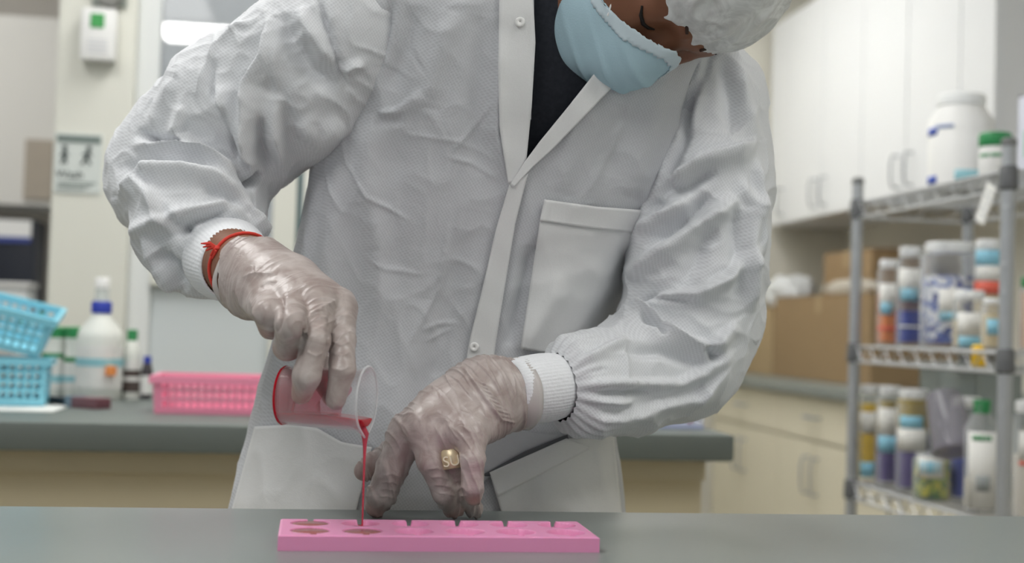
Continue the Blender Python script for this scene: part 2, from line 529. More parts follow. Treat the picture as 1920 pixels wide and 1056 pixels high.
# ------------------------------------------------------------------ far left: wall cabinets and back bench
for i, (xa, xb, l) in enumerate(((-1.92, -1.36, 'white wall cabinet at the far left edge of the picture'),
                                 (-1.355, -0.80, 'white wall cabinet beside the cream pillar'))):
    t = empty('wall_cabinet', ((xa + xb) / 2, 5.26, 1.46)); tag(t, l, 'cabinet', 'wall cabinets at far left')
    B().box((xa, 5.09, 1.46), (xb, YB, 2.15)).out('body', M_cab, t)
    d = B().box((xa + .003, 5.07, 1.458), (xb - .003, 5.09, 2.152), 0.002).out('door', mat('warm white door', (222, 220, 214), 0.4, noise=0.03), t)
    b = B().tube([(xa + .07, 5.07, 1.50), (xa + .07, 5.045, 1.50), (xa + .07, 5.045, 1.60), (xa + .07, 5.07, 1.60)], 0.004, 8)
    b.out('handle', M_steel, d, True)
o = B().box((-1.055, 5.058, 1.48), (-0.955, 5.07, 1.70), 0.002).out('notice_board', mat('taupe card', (176, 166, 152), 0.7, noise=0.1, nscale=20))
tag(o, 'small taupe board fixed low on the far left wall cabinet', 'board')
t = empty('back_bench', (-1.4, 5.1, 0)); tag(t, 'shadowed grey bench below the far left wall cabinets', 'bench')
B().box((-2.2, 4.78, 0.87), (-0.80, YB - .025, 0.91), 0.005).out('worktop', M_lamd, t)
B().box((-2.2, 4.82, 0.0), (-0.80, YB - .025, 0.87)).out('base', M_cream, t)

# ================================================================== things behind the person
# ------------------------------------------------------------------ pillar: gas monitor and eyewash sign
t = empty('wall_monitor', (-0.505, Y0, 1.65)); tag(t, 'white wall monitor with a green square display on the pillar', 'monitor')
B().box((-0.547, Y0 - 0.045, 1.652), (-0.470, Y0, 1.772), 0.006).out('housing', M_white, t, True)
B().box((-0.526, Y0 - 0.0475, 1.725), (-0.495, Y0 - 0.044, 1.758), 0.001).out('display', mat('green display', (70, 165, 88), 0.35, noise=0.1, nscale=40), t)
b = B()
for k in range(4): b.box((-0.530, Y0 - 0.0465, 1.668 + k * 0.009), (-0.487, Y0 - 0.044, 1.671 + k * 0.009))
b.out('vent', mat('pale grey plastic', (212, 214, 218), 0.5), t)
t = empty('wall_horn', (-0.495, Y0, 1.785)); tag(t, 'grey speaker on the pillar just above the white monitor', 'speaker')
B().lathe([(0.034, 0), (0.036, 0.012), (0.03, 0.03), (0.012, 0.034)], (-0.490, Y0, 1.815), 24, Matrix.Rotation(math.pi / 2, 3, 'X')).out('grille', mat('mid grey plastic', (150, 150, 146), 0.5, noise=0.2, nscale=200), t, True)
B().box((-0.53, Y0 - 0.012, 1.785), (-0.452, Y0, 1.86), 0.004).out('plate', mat('grey green plate', (150, 158, 150), 0.5), t)

t = empty('safety_sign', (-0.545, Y0, 1.345)); tag(t, 'white notice with two dark figures on the cream pillar', 'sign')
B().box((-0.600, Y0 - 0.004, 1.345), (-0.494, Y0, 1.485), 0.001).out('board', mat('sign white', (214, 220, 216), 0.5, noise=0.03), t)
M_sg = mat('sign green grey', (122, 134, 130), 0.6, noise=0.08)
M_sd = mat('sign ink', (60, 70, 70), 0.6, noise=0.08)
B().box((-0.596, Y0 - 0.0055, 1.462), (-0.498, Y0 - 0.004, 1.480)).out('header', M_sg, t)
def text(s, x, y, z, size, m, parent, rot=(math.pi / 2, 0, 0), ext=0.0006, name='lettering', align='CENTER'):
    c = bpy.data.curves.new(name, 'FONT'); c.body = s; c.size = size; c.extrude = ext; c.align_x = align; c.align_y = 'CENTER'
    tmp = bpy.data.objects.new(name, c); COL.objects.link(tmp)
    bpy.context.view_layer.update()
    me = bpy.data.meshes.new_from_object(tmp.evaluated_get(bpy.context.evaluated_depsgraph_get()))
    bpy.data.objects.remove(tmp, do_unlink=True)
    R = Matrix.Translation((x, y, z)) @ (rot if isinstance(rot, Matrix) else Matrix.LocRotScale(None, __import__('mathutils').Euler(rot), None))
    me.transform(R)
    return link(name, me, m, parent)
text('Wash', -0.565, Y0 - 0.005, 1.388, 0.026, M_sd, t)
for fx, lean in ((-0.578, 0.0), (-0.530, 0.010)):
    z = 1.41
    b = B().lathe([(0.0, 0), (0.006, 0), (0.006, 0.001), (0, 0.001)], (fx + lean * .6, Y0 - 0.0055, z + 0.040), 14, Matrix.Rotation(math.pi / 2, 3, 'X'))
    q = lambda x, h: (x, Y0 - 0.0052, z + h)
    b.tube([q(fx + lean * .5, .032), q(fx, .018)], 0.0042, 6).tube([q(fx, .018), q(fx - .006 - lean * .4, .002)], 0.0026, 6)
    b.tube([q(fx, .018), q(fx + .005 + lean * .6, .004)], 0.0026, 6).tube([q(fx + lean * .4, .030), q(fx + .009 + lean * .5, .022)], 0.002, 6)
    b.tube([q(fx + lean * .4, .030), q(fx - .009, .021 + lean * .4)], 0.002, 6)
    b.out('pictogram', M_sd, t)
b = B()
for k in range(3): b.box((-0.592, Y0 - 0.0052, 1.368 - k * .007), (-0.504 - k * .012, Y0 - 0.004, 1.371 - k * .007))
b.out('small_print', M_sg, t)

# ------------------------------------------------------------------ far left bench things
M_blk = mat('black plastic', (38, 42, 52), 0.4, noise=0.1)
t = empty('black_case', (-1.08, 5.0, 0.91)); tag(t, 'black instrument case with a white and blue label at far left', 'case')
B().box((-1.17, 4.96, 0.91), (-0.985, 5.16, 1.40), 0.01).out('body', M_blk, t, True)
B().box((-1.13, 4.955, 1.33), (-1.0, 4.96, 1.395)).out('label', M_white, t)
B().box((-1.13, 4.952, 1.315), (-1.0, 4.956, 1.335)).out('stripe', mat('blue stripe', (70, 84, 150), 0.5), t)
o = B().lathe([(0.05, 0), (0.055, .01), (0.055, .3), (0.03, .36), (0.03, .4)], (-1.22, 4.9, 0.91), 20).out('tall_bottle', mat('grey bottle', (150, 140, 135), 0.4))
tag(o, 'tall greyish bottle at the left edge beside the black case', 'bottle')
t = empty('white_tub', (-0.99, 4.7, 0.91)); t.location.z = 0.91
tag(t, 'squat white plastic tub below the black instrument case', 'tub')
t.location = (-1.03, 4.86, 0.91)
B().box((-1.14, 4.79, 0.91), (-0.965, 4.93, 1.15), 0.02).out('body', mat('tub white', (226, 230, 230), 0.4), t, True)
B().box((-1.145, 4.785, 1.15), (-0.96, 4.935, 1.17), 0.008).out('lid', M_white, t, True)

# ------------------------------------------------------------------ bottles on the island
M_btl = mat('bottle polyethylene', (226, 229, 222), 0.45, noise=0.03, sss=0.0)
M_lab = mat('white paper label', (232, 232, 228), 0.6, noise=0.03)
M_green = mat('green cap plastic', (52, 140, 84), 0.4, noise=0.05)
M_bluec = mat('blue cap plastic', (48, 66, 168), 0.4, noise=0.05)
M_aqua = mat('aqua print', (150, 205, 214), 0.5, noise=0.05)
M_orange = mat('orange print', (238, 150, 84), 0.5, noise=0.05)
ZI = 0.91
def bottle(px, py, Yp, wpx, toppx, cap, label, neck=0.45, mb=None, band=None, sq=0.0, extra=None, group='bottles on the island'):
    p = on(px, py, 1, Yp); p[2] = ZI
    z = depth(p); r = wpx / 2 * z / F
    h = on(px, toppx, 1, Yp)[2] - ZI
    hc = min(0.022, h * 0.16)
    t = empty('reagent_bottle', p); tag(t, label, 'bottle', group)
    B().lathe([(r * .92, 0), (r, .006), (r, h * .62), (r * .93, h * .70), (r * neck * 1.1, h * .84), (r * neck, h - hc)], p, 28, None, sq).out('body', mb or M_btl, t, True)
    B().lathe([(r * neck * 1.12, h - hc), (r * neck * 1.14, h - .003), (r * neck * 1.0, h)], p, 20).out('cap', cap, t, True)
    B().lathe([(r * 1.01, h * .12), (r * 1.012, h * .55)], p, 28, None, sq).out('label', M_lab, t, True)
    for i, (f0, f1, m) in enumerate(band or []):
        B().lathe([(r * 1.02, h * f0), (r * 1.022, h * f1)], p, 28, None, sq).out('label_print', m, t, True)
    return t
bottle(99, 735, 2.62, 42, 612, M_green, 'white bottle with wide green cap next to the blue baskets', 0.95, band=[(.55, .62, M_green), (.2, .3, M_aqua)], sq=1.5)
bottle(141, 735, 2.60, 42, 613, M_green, 'white bottle with wide green cap beside the big jug', 0.95, band=[(.50, .57, M_green), (.22, .3, M_aqua)], sq=1.5)
bottle(50, 735, 2.74, 52, 586, M_green, 'tall green-capped bottle behind the blue baskets', 0.9, sq=1.5)
bottle(80, 735, 2.72, 24, 594, M_bluec, 'slim bottle with blue cap behind the green-capped pair', 0.6)
t = bottle(184, 738, 2.55, 84, 565, M_bluec, 'large white jug with narrow blue cap and orange label', 0.4, band=[(.34, .42, M_aqua)])
p = on(184, 738, 1, 2.55); z = depth(p)
o = B().box((p[0] + .018, p[1] - .0462, ZI + .045), (p[0] + .036, p[1] - .034, ZI + .063), 0.001).out('hazard_label', M_orange, t)
bottle(184, 738, 2.76, 34, 520, M_white, 'tall clear squeeze bottle behind the big white jug', 0.7, mat('hazy plastic', (222, 228, 226), 0.3, alpha=0.6))
bottle(244, 738, 2.58, 34, 618, M_green, 'small green-capped bottle with dark lower label', 0.5, band=[(.10, .42, mat('dark umber print', (84, 74, 70), 0.5)), (.2, .32, M_lab)])
bottle(274, 738, 2.58, 22, 668, M_bluec, 'tiny dark bottle with blue cap next to the pink basket', 0.6, mat('amber dark glass', (70, 66, 70), 0.3))
bottle(310, 738, 2.70, 26, 700, M_white, 'short white vial standing behind the pink basket', 0.7)
for px, l in ((279, 'tiny blue vial at left on the window sill'), (300, 'tiny blue vial between two vials on the window sill'), (322, 'tiny grey vial at right on the window sill')):
    p = on(px, 500, 1, 3.235); p[2] = 1.182
    t = empty('vial', p); tag(t, l, 'vial', 'vials on the window sill')
    B().lathe([(0.008, 0), (0.008, .014), (.005, .017)], p, 12).out('body', mat('vial grey', (170, 178, 190), 0.3), t, True)
    B().lathe([(0.006, .017), (0.006, .026)], p, 12).out('cap', M_bluec if px < 310 else M_steel, t)

# ------------------------------------------------------------------ perforated baskets
def holes_panel(V, Fc, P00, P10, P11, P01, cols, rows, mu, mv, hf):
    """panel between four corners with a grid of openings; cols: number or list of kept columns"""
    P = [Vector(q) for q in (P00, P10, P11, P01)]
    pt = lambda u, v: (P[0] * (1 - u) + P[1] * u) * (1 - v) + (P[3] * (1 - u) + P[2] * u) * v
    us, hu = [0.0], []
    for i in range(cols):
        a = mu[0] + (mu[1] - mu[0]) * (i + .5 - hf / 2) / cols; b = mu[0] + (mu[1] - mu[0]) * (i + .5 + hf / 2) / cols
        hu.append(len(us)); us += [a, b]
    us.append(1.0)
    vs, hv = [0.0], []
    for j in range(rows):
        a = mv[0] + (mv[1] - mv[0]) * (j + .5 - hf / 2) / rows; b = mv[0] + (mv[1] - mv[0]) * (j + .5 + hf / 2) / rows
        hv.append(len(vs)); vs += [a, b]
    vs.append(1.0)
    base = len(V); n = len(us)
    for v in vs:
        for u in us: V.append(tuple(pt(u, v)))
    for j in range(len(vs) - 1):
        for i in range(n - 1):
            if i in hu and j in hv: continue
            Fc.append((base + j * n + i, base + j * n + i + 1, base + (j + 1) * n + i + 1, base + (j + 1) * n + i))
def basket(name, base, sx, sy, h, flare, m, label, cols, rows, M=None, group=None, rimh=0.012):
    """base: centre of the bottom"""
    t = empty(name, base); tag(t, label, 'basket', group)
    M = M or Matrix()
    T = Matrix.Translation(tuple(base)) @ M
    def wall(pa, pb, qa, qb, c):
        V, Fc = [], []
        holes_panel(V, Fc, pa, pb, qb, qa, c, rows, (.05, .95), (.12, .9), 0.62)
        V = [T @ Vector(v) for v in V]
        o = pymesh('side_wall', V, Fc, m, t)
        s = o.modifiers.new('thickness', 'SOLIDIFY'); s.thickness = 0.0018; s.offset = 0
    a, b = sx / 2, sy / 2
    A, Bb = a + flare, b + flare
    lo = [(-a, -b, 0), (a, -b, 0), (a, b, 0), (-a, b, 0)]; hi = [(-A, -Bb, h), (A, -Bb, h), (A, Bb, h), (-A, Bb, h)]
    for i, c in zip(range(4), (cols, max(3, int(cols * sy / sx)), cols, max(3, int(cols * sy / sx)))):
        wall(lo[i], lo[(i + 1) % 4], hi[i], hi[(i + 1) % 4], c)
    B().box((-a, -b, 0), (a, b, 0.002), 0, T).out('bottom', m, t)
    k = B()
    e = 0.006
    for (x0, y0, x1, y1) in ((-A - e, -Bb - e, A + e, -Bb), (-A - e, Bb, A + e, Bb + e), (-A - e, -Bb, -A, Bb), (A, -Bb, A + e, Bb)):
        k.box((x0, y0, h - rimh), (x1, y1, h), 0, T)
    k.out('rim', m, t)
    return t
M_pink = mat('pink basket plastic', (240, 150, 178), 0.4, noise=0.03)
M_aq = mat('aqua basket plastic', (134, 205, 224), 0.4, noise=0.03)
p = on(400, 778, 2, ZI + .0005)
basket('pink_basket', (-0.140, 2.27, ZI + .0005), 0.205, 0.14, 0.060, 0.004, M_pink, 'shallow pink perforated basket on the island behind the pouring hand', 16, 3)
p1 = on(18, 765, 2, ZI)
basket('aqua_basket', (p1[0] - 0.012, p1[1] + 0.06, ZI + .0025), 0.112, 0.09, 0.078, 0.004, M_aq, 'lower aqua perforated basket standing on white paper', 8, 4, Matrix.Rotation(0.10, 4, 'Z'))
basket('aqua_basket', (p1[0] - 0.022, p1[1] + 0.055, ZI + .102), 0.115, 0.09, 0.07, 0.012, M_aq, 'upper aqua perforated basket tipped on top of the other', 8, 4, Matrix.Rotation(0.22, 4, 'Y') @ Matrix.Rotation(0.1, 4, 'Z') @ Matrix.Rotation(0.16, 4, 'X'))
p = on(50, 768, 2, ZI)
o = B().box((p[0] - .14, p[1] - .05, ZI), (p[0] + .05, p[1] + .10, ZI + .0015)).out('paper_sheet', M_lab)
tag(o, 'sheet of white paper under the aqua baskets', 'paper')
# handheld meter lying on the bench
pa = on(78, 748, 2, ZI + .008); pb = on(140, 754, 2, ZI + .008); pc = on(195, 756, 2, ZI + .010)
t = empty('handheld_meter', (pb[0], pb[1], ZI)); tag(t, 'black handheld meter with maroon body lying by the paper', 'meter')
B().tube([pa, (pa * .4 + pb * .6), pb], [.006, .007, .008], 10).out('handle', M_blk, t, True)
v = Vector(pc - pb).normalized(); ang = math.atan2(v.y, v.x)
B().box((0, -.016, -.009), ((Vector(pc) - Vector(pb)).length, .016, .010), 0.003, Matrix.Translation(tuple(pb)) @ Matrix.Rotation(ang, 4, 'Z')).out('body', mat('maroon plastic', (112, 78, 84), 0.4), t, True)
B().box((-.006, -.017, -.0095), (.010, .017, .011), 0.002, Matrix.Translation(tuple(pb)) @ Matrix.Rotation(ang, 4, 'Z')).out('collar', mat('grey blue plastic', (110, 128, 140), 0.4), t)

# ------------------------------------------------------------------ tube rack at the island's right end
M_acr = thin_glass('clear acrylic', (226, 232, 240), 0.12)
pl = on(1150, 806, 2, ZI); pr_ = on(1322, 806, 2, ZI)
x0, x1, yy = pl[0] - .02, pr_[0], 2.09
t = empty('tube_rack', ((x0 + x1) / 2, yy + .05, ZI)); tag(t, 'clear acrylic rack of coloured tubes at the end of the island', 'rack')
B().box((x0, yy, ZI), (x1, yy + .1, ZI + .006)).out('base', mat('lilac plastic', (170, 178, 208), 0.4), t)
for a, c in (((x0, yy), (x1, yy + .002)), ((x0, yy + .098), (x1, yy + .1)), ((x0, yy + .002), (x0 + .002, yy + .098)), ((x1 - .002, yy + .002), (x1, yy + .098))):
    B().box((a[0], a[1], ZI + .006), (c[0], c[1], ZI + .07)).out('wall', M_acr, t)
tc = [(90, 100, 150), (96, 110, 120), (120, 120, 110), (208, 212, 216), (104, 116, 134), (74, 108, 170), (222, 224, 226), (170, 82, 88)]
tn = ['indigo', 'slate', 'olive', 'white', 'steel grey', 'bright blue', 'pale', 'dull red']
for i in range(8):
    x = x0 + .02 + (x1 - x0 - .035) * i / 7
    t2 = empty('sample_tube', (x, yy + .03, ZI + .006)); tag(t2, tn[i] + ' sample tube standing in the acrylic rack', 'tube', 'tubes in the acrylic rack')
    B().lathe([(.0, 0), (.004, .001), (.0065, .006), (.0065, .045)], (x, yy + .03, ZI + .006), 12).out('body', mat('tube %d' % i, tc[i], 0.35), t2, True)
    B().lathe([(.0075, .045), (.0075, .056), (.006, .057)], (x, yy + .03, ZI + .006), 12).out('cap', mat('tube %d' % i, tc[i], 0.35), t2, True)

# ------------------------------------------------------------------ cardboard boxes and bags on the wall worktop
M_card = mat('cardboard', (152, 128, 96), 0.75, noise=0.10, nscale=14)
M_card2 = mat('cardboard tape side', (172, 150, 116), 0.7, noise=0.08, nscale=14)
def carton(x0, x1, y0, y1, z0, h, label, m=M_card):
    t = empty('cardboard_box', ((x0 + x1) / 2, (y0 + y1) / 2, z0)); tag(t, label, 'box', 'cardboard boxes')
    B().box((x0, y0, z0), (x1, y1, z0 + h), 0.004).out('body', m, t)
    ym = (y0 + y1) / 2
    B().box((x0 - .0012, y0 - .001, z0 + h - .001), (x1, ym - .003, z0 + h + .003)).out('flap', M_card, t)
    B().box((x0 - .0012, ym + .003, z0 + h - .001), (x1, y1 + .001, z0 + h + .003)).out('flap', M_card, t)
    B().box((x0 - .002, ym - .025, z0 + h - .06), (x0, ym + .025, z0 + h + .003)).out('tape', M_card2, t)
ZW = 0.908
carton(1.80, 2.20, 4.12, 5.03, ZW, 0.305, 'large brown cardboard box on the right wall worktop')
carton(1.80, 2.20, 5.05, 5.40, ZW, 0.27, 'brown cardboard box in the corner behind the larger one', M_card2)
carton(1.93, 2.15, 4.42, 4.86, ZW + .308, 0.165, 'small cardboard box on top of the large one')
def crumple(name, c, r, m, label, cat, seed):
    bm = bmesh.new(); bmesh.ops.create_icosphere(bm, subdivisions=4, radius=1.0)
    V = np.array([v.co[:] for v in bm.verts])
    d = 1 + 0.35 * np.abs(perlin(V * 1.7 + seed)) + 0.3 * perlin(V * 3.1 + seed) + .15 * perlin(V * 7 + seed)
    V = V * d[:, None] * np.array(r)
    V[:, 2] = np.maximum(V[:, 2], -r[2] * .75)
    V += np.array(c)
    for v, q in zip(bm.verts, V): v.co = Vector(q)
    me = bpy.data.meshes.new(name); bm.to_mesh(me); bm.free()
    o = link(name, me, m, None, True); tag(o, label, cat)
    return o
crumple('plastic_bag', (1.93, 5.20, ZW + .274 + .055), (.10, .10, .07), mat('white bag', (226, 229, 230), 0.4, alpha=0.9), 'crumpled white plastic bag on the corner cardboard box', 'bag', 3.3)
crumple('clear_bag', (1.862, 4.44, ZW + .308 + .024), (.04, .20, .03), mat('clear bag', (222, 218, 208), 0.3, alpha=0.6), 'crumpled clear plastic wrap on the large cardboard box', 'bag', 8.1)

# ------------------------------------------------------------------ wire rack
RX0, RX1, RY0, RY1 = 1.21, 1.477, 2.195, 2.855
SH = [0.745, 1.050, 1.374]
t = empty('wire_rack', ((RX0 + RX1) / 2, (RY0 + RY1) / 2, 0)); tag(t, 'chrome wire shelving rack full of jars at right', 'rack')
for x in (RX0, RX1):
    for y in (RY0, RY1):
        post = B().tube([(x, y, 0.0), (x, y, 1.415)], 0.0125, 14)
        for k in range(28):
            post.lathe([(.0125, 0), (.0132, .001), (.0132, .003), (.0125, .004)], (x, y, .05 + k * .05), 12)
        o = post.out('post', M_steel, t, True)
        B().lathe([(.0, 0), (.0135, 0), (.0135, .012), (.008, .016), (0, .016)], (x, y, 1.412), 14).out('post_cap', mat('grey cap', (120, 122, 122), 0.4), o, True)
for zs in [0.25] + SH:
    s = B()
    ex, ey = 0.013, 0.013
    def rail(a, c):
        a = Vector(a); c = Vector(c)
        s.tube([a, c], 0.0035, 6); s.tube([a - Vector((0, 0, .034)), c - Vector((0, 0, .034))], 0.0035, 6)
        n = max(4, int((c - a).length / .035)); pts = []
        for k in range(n + 1):
            q = a.lerp(c, k / n); pts.append(q - Vector((0, 0, .034 if k % 2 else 0)))
        s.tube(pts, 0.0015, 5)
    rail((RX0, RY0 + ey, zs - .004), (RX0, RY1 - ey, zs - .004)); rail((RX1, RY0 + ey, zs - .004), (RX1, RY1 - ey, zs - .004))
    rail((RX0 + ex, RY0, zs - .004), (RX1 - ex, RY0, zs - .004)); rail((RX0 + ex, RY1, zs - .004), (RX1 - ex, RY1, zs - .004))
    for k in range(24):
        y = RY0 + .025 + (RY1 - RY0 - .05) * k / 23
        s.tube([(RX0, y, zs - .002), (RX1, y, zs - .002)], 0.0017, 5)
    s.tube([((RX0 + RX1) / 2, RY0, zs - .006), ((RX0 + RX1) / 2, RY1, zs - .006)], 0.003, 6)
    sh = s.out('shelf', M_chrome, t)
    for x in (RX0, RX1):
        for y in (RY0, RY1):
            B().lathe([(.0135, -.04), (.0175, -.036), (.016, .0), (.0135, .004)], (x, y, zs), 14).out('collar', mat('dark collar', (96, 98, 100), 0.4), sh, True)

M_clear = thin_glass('clear jar plastic', (222, 226, 230), 0.10, 0.1)
M_lid = mat('white lid', (238, 240, 240), 0.4, noise=0.02)
def jar(px, X, base, wpx, top, label, fills, lid=M_lid, stripes=(), sq=2.5, body=None, lidw=1.0, group='jars on the wire rack', cat='jar', name='sweet_jar', shoulder=0.86, lidh=0.10, yy=None):
    """fills: (from, to, material) as fractions of height; stripes: (from, to, half-angle, material) labels on the side facing the room"""
    p = on(px, 600, 0, X)
    if yy is not None: p[1] = yy
    p[2] = base
    z = depth(p); r = wpx / 2 * z / F
    _, y, _ = to_px(np.array([p]));
    h = (float(y[0]) - top) * z / F * 1.0
    t = empty(name, p); tag(t, label, cat, group)
    B().lathe([(r * .9, 0), (r, .006), (r, h * shoulder), (r * .86 * lidw, h * (1 - lidh)), (r * .86 * lidw, h * .97)], p, 24, None, sq).out('body', body or M_clear, t, True)
    for a, b, m in fills:
        B().lathe([(r * .93, h * a + .003), (r * .955, h * a + .008), (r * .955, h * b - .002), (r * .8, h * b)], p, 24, None, sq).out('contents', m, t, True)
    B().lathe([(r * .90 * lidw, h * (1 - lidh)), (r * .94 * lidw, h * (1 - lidh) + .002), (r * .94 * lidw, h - .004), (r * .86 * lidw, h)], p, 24).out('lid', lid, t, True)
    for a, b, c0, half, m in stripes:
        V, Fc = [], []
        n = 9; half = half * 1.35
        for j in (a, b):
            for k in range(n):
                an = math.radians(180 + c0 + (-half + 2 * half * k / (n - 1)))
                ca, sa = math.cos(an), math.sin(an); q = (abs(ca) ** (2 + sq) + abs(sa) ** (2 + sq)) ** (-1 / (2 + sq)) if sq else 1
                V.append((p[0] + ca * r * q * 1.012, p[1] + sa * r * q * 1.012, p[2] + h * j))
        for k in range(n - 1): Fc.append((k, k + 1, n + k + 1, n + k))
        o = pymesh('label', V, Fc, m, t, True)
        s_ = o.modifiers.new('thickness', 'SOLIDIFY'); s_.thickness = 0.0006
    return t
C_or = mat('orange sweets', (240, 160, 70), 0.4, rgb2=(226, 110, 60), nscale=70)
C_br = mat('brown sweets', (120, 92, 92), 0.4, rgb2=(90, 70, 84), nscale=70)
C_bl = mat('deep blue sweets', (34, 66, 178), 0.4, rgb2=(28, 50, 140), nscale=70)
C_bw = cells('blue and white sweets', [(60, 84, 164), (214, 218, 226), (88, 116, 190), (236, 238, 242), (46, 62, 140)], 85)
C_pu = mat('purple sweets', (96, 78, 150), 0.4, rgb2=(72, 60, 124), nscale=70)
C_gy = cells('green and yellow sweets', [(70, 120, 60), (196, 190, 60), (44, 92, 66), (150, 170, 60)], 90)
C_ye = mat('yellow sweets', (238, 205, 40), 0.4, rgb2=(226, 186, 30), nscale=70)
C_ol = mat('olive sweets', (180, 160, 84), 0.4, rgb2=(160, 140, 70), nscale=70)
C_tan = mat('pale tan powder', (206, 190, 150), 0.6, noise=0.08, nscale=50)
C_wh = mat('white powder', (222, 216, 204), 0.7, noise=0.05)
M_sky = mat('sky blue sticker', (146, 204, 226), 0.5, noise=0.03)
M_red = mat('coral print', (232, 110, 92), 0.5, noise=0.04)
fr = 56                                   # labels face the counter side, slightly towards the camera
za, zb, zc_ = SH
W, A_, S_ = M_lab, M_sky, None
jar(1666, 1.275, zb, 39, 487, 'slim jar of orange sweets at the far end of the middle shelf', [(.03, .38, C_or), (.38, .60, C_or)], stripes=[(.42, .72, fr, 40, W), (.36, .5, fr - 5, 25, A_), (.18, .22, fr, 44, M_red)])
jar(1706, 1.285, zb, 45, 463, 'jar of dark brown over blue sweets on the middle shelf', [(.03, .36, C_bl), (.36, .62, C_br)], stripes=[(.52, .78, fr, 44, W), (.46, .58, fr, 32, A_), (.19, .21, fr, 46, W)])
jar(1779, 1.300, zb, 98, 455, 'big jar of blue and white sweets on the middle shelf', [(.03, .68, C_bw)], stripes=[(.30, .56, fr + 12, 18, W), (.26, .34, fr + 12, 16, A_)], sq=1)
jar(1818, 1.262, zb, 58, 545, 'short jar with white label before the blue sweets', [(.03, .5, C_tan)], stripes=[(.2, .62, fr + 18, 42, W), (.04, .22, fr + 18, 36, A_)], sq=1, lidh=.16)
jar(1855, 1.345, zb, 58, 450, 'jar with sky blue and coral label behind the near post', [(.03, .5, C_tan)], stripes=[(.5, .62, fr, 50, M_red), (.62, .76, fr, 44, W), (.76, .9, fr, 44, A_)], sq=1)
jar(1862, 1.255, zb, 40, 560, 'small jar of tan powder beside the near rack post', [(.03, .7, C_tan)], stripes=[(.3, .6, fr + 18, 30, A_)], sq=1)
jar(1915, 1.300, zb, 62, 520, 'green-lidded jar of pinkish powder right of the near post', [(.03, .8, mat('pink powder', (206, 170, 140), .6, noise=.08))], lid=M_green, sq=0, lidh=.14, yy=2.25)
# clear bin resting between middle shelf and the jars below
t = empty('clear_bin', (1.36, 2.66, za)); tag(t, 'clear grey plastic bin under the middle shelf', 'bin')
M_bin = mat('grey clear bin', (168, 178, 176), 0.15, alpha=0.55)
b = B(); x0, x1, y0, y1, z0, z1 = 1.352, 1.455, 2.57, 2.825, za + .002, za + .262
b.box((x0, y0, z0), (x1, y1, z0 + .003)).box((x0, y0, z0), (x0 + .003, y1, z1)).box((x1 - .003, y0, z0), (x1, y1, z1)).box((x0, y0, z0), (x1, y0 + .003, z1)).box((x0, y1 - .003, z0), (x1, y1, z1))
b.out('shell', M_bin, t)
B().box((x0 - .003, y0 - .004, z1), (x1 + .004, y1 + .004, z1 + .012), .002).out('lid', mat('hazy bin lid', (206, 212, 212), .3, alpha=.7), t)
# lower shelf
jar(1634, 1.255, za, 36, 722, 'slim jar of yellow sweets at the far end of the lower shelf', [(.03, .5, C_ye), (.5, .8, C_ye)], stripes=[(.5, .72, fr, 44, W), (.04, .2, fr, 34, A_)])
jar(1672, 1.265, za, 44, 724, 'jar with purple below olive sweets, second on the lower shelf', [(.03, .5, C_pu), (.5, .85, C_ol)], stripes=[(.5, .78, fr, 44, W), (.34, .5, fr, 40, A_)])
jar(1716, 1.270, za, 58, 730, 'wide jar with purple sweets and sky blue sticker, third below', [(.03, .55, C_pu), (.55, .9, C_ol)], stripes=[(.4, .62, fr, 46, W), (.62, .74, fr, 34, A_)], sq=1)
jar(1752, 1.240, za, 62, 850, 'squat jar of green and yellow sweets at the shelf front', [(.03, .85, C_gy)], stripes=[(.5, .95, fr + 5, 34, W), (.6, .85, fr + 5, 28, A_)], sq=1, lidh=.08, lid=M_clear)
jar(1845, 1.255, za, 58, 750, 'clear bottle with green cap and white label on the lower shelf', [(.03, .3, C_wh)], lid=M_green, stripes=[(.05, .72, fr + 14, 46, W), (.64, .69, fr + 8, 26, M_green), (.2, .34, fr + 14, 18, mat('grey print', (150, 156, 156), .6))], sq=1, lidw=.6, lidh=.12, shoulder=.74, name='cleaner_bottle', cat='bottle')
jar(1912, 1.29, za, 56, 752, 'white-lidded jar of pale powder right of the near post', [(.03, .55, C_wh)], stripes=[(.5, .75, fr + 20, 40, W), (.47, .5, fr + 20, 40, M_red)], sq=1, yy=2.25)
jar(1815, 1.312, za, 56, 745, 'white-lidded clear jar behind the tilted pitcher', [(.03, .4, C_bl)], sq=1)
# tilted clear measuring pitcher
p = on(1786, 800, 0, 1.238)
t = empty('clear_pitcher', (p[0], p[1], za)); tag(t, 'empty clear pitcher leaning upside down on the lower shelf jars', 'pitcher')
R = Matrix.Rotation(-0.45, 3, 'X')
M_pit = mat('smoky clear plastic', (150, 146, 158), 0.1, alpha=0.5)
B().lathe([(.042, 0), (.036, .11), (.030, .118), (.0, .118)], (p[0], p[1] - .01, p[2] - .045), 24, R).out('body', M_pit, t, True)
B().lathe([(.044, -.004), (.045, .0), (.043, .006)], (p[0], p[1] - .01, p[2] - .045), 24, R).out('rim', M_pit, t, True)
# small things on the narrow gap under the middle shelf, right side
for px, c, l in ((1835, (240, 196, 40), 'small yellow piece just under the middle shelf'),):
    p = on(px, 667, 0, 1.235)
    o = B().lathe([(.012, -.02), (.013, -.016), (.013, .016), (.009, .02)], p, 14).out('yellow_tag', mat('tag yellow', c, .5)); tag(o, l, 'tag')
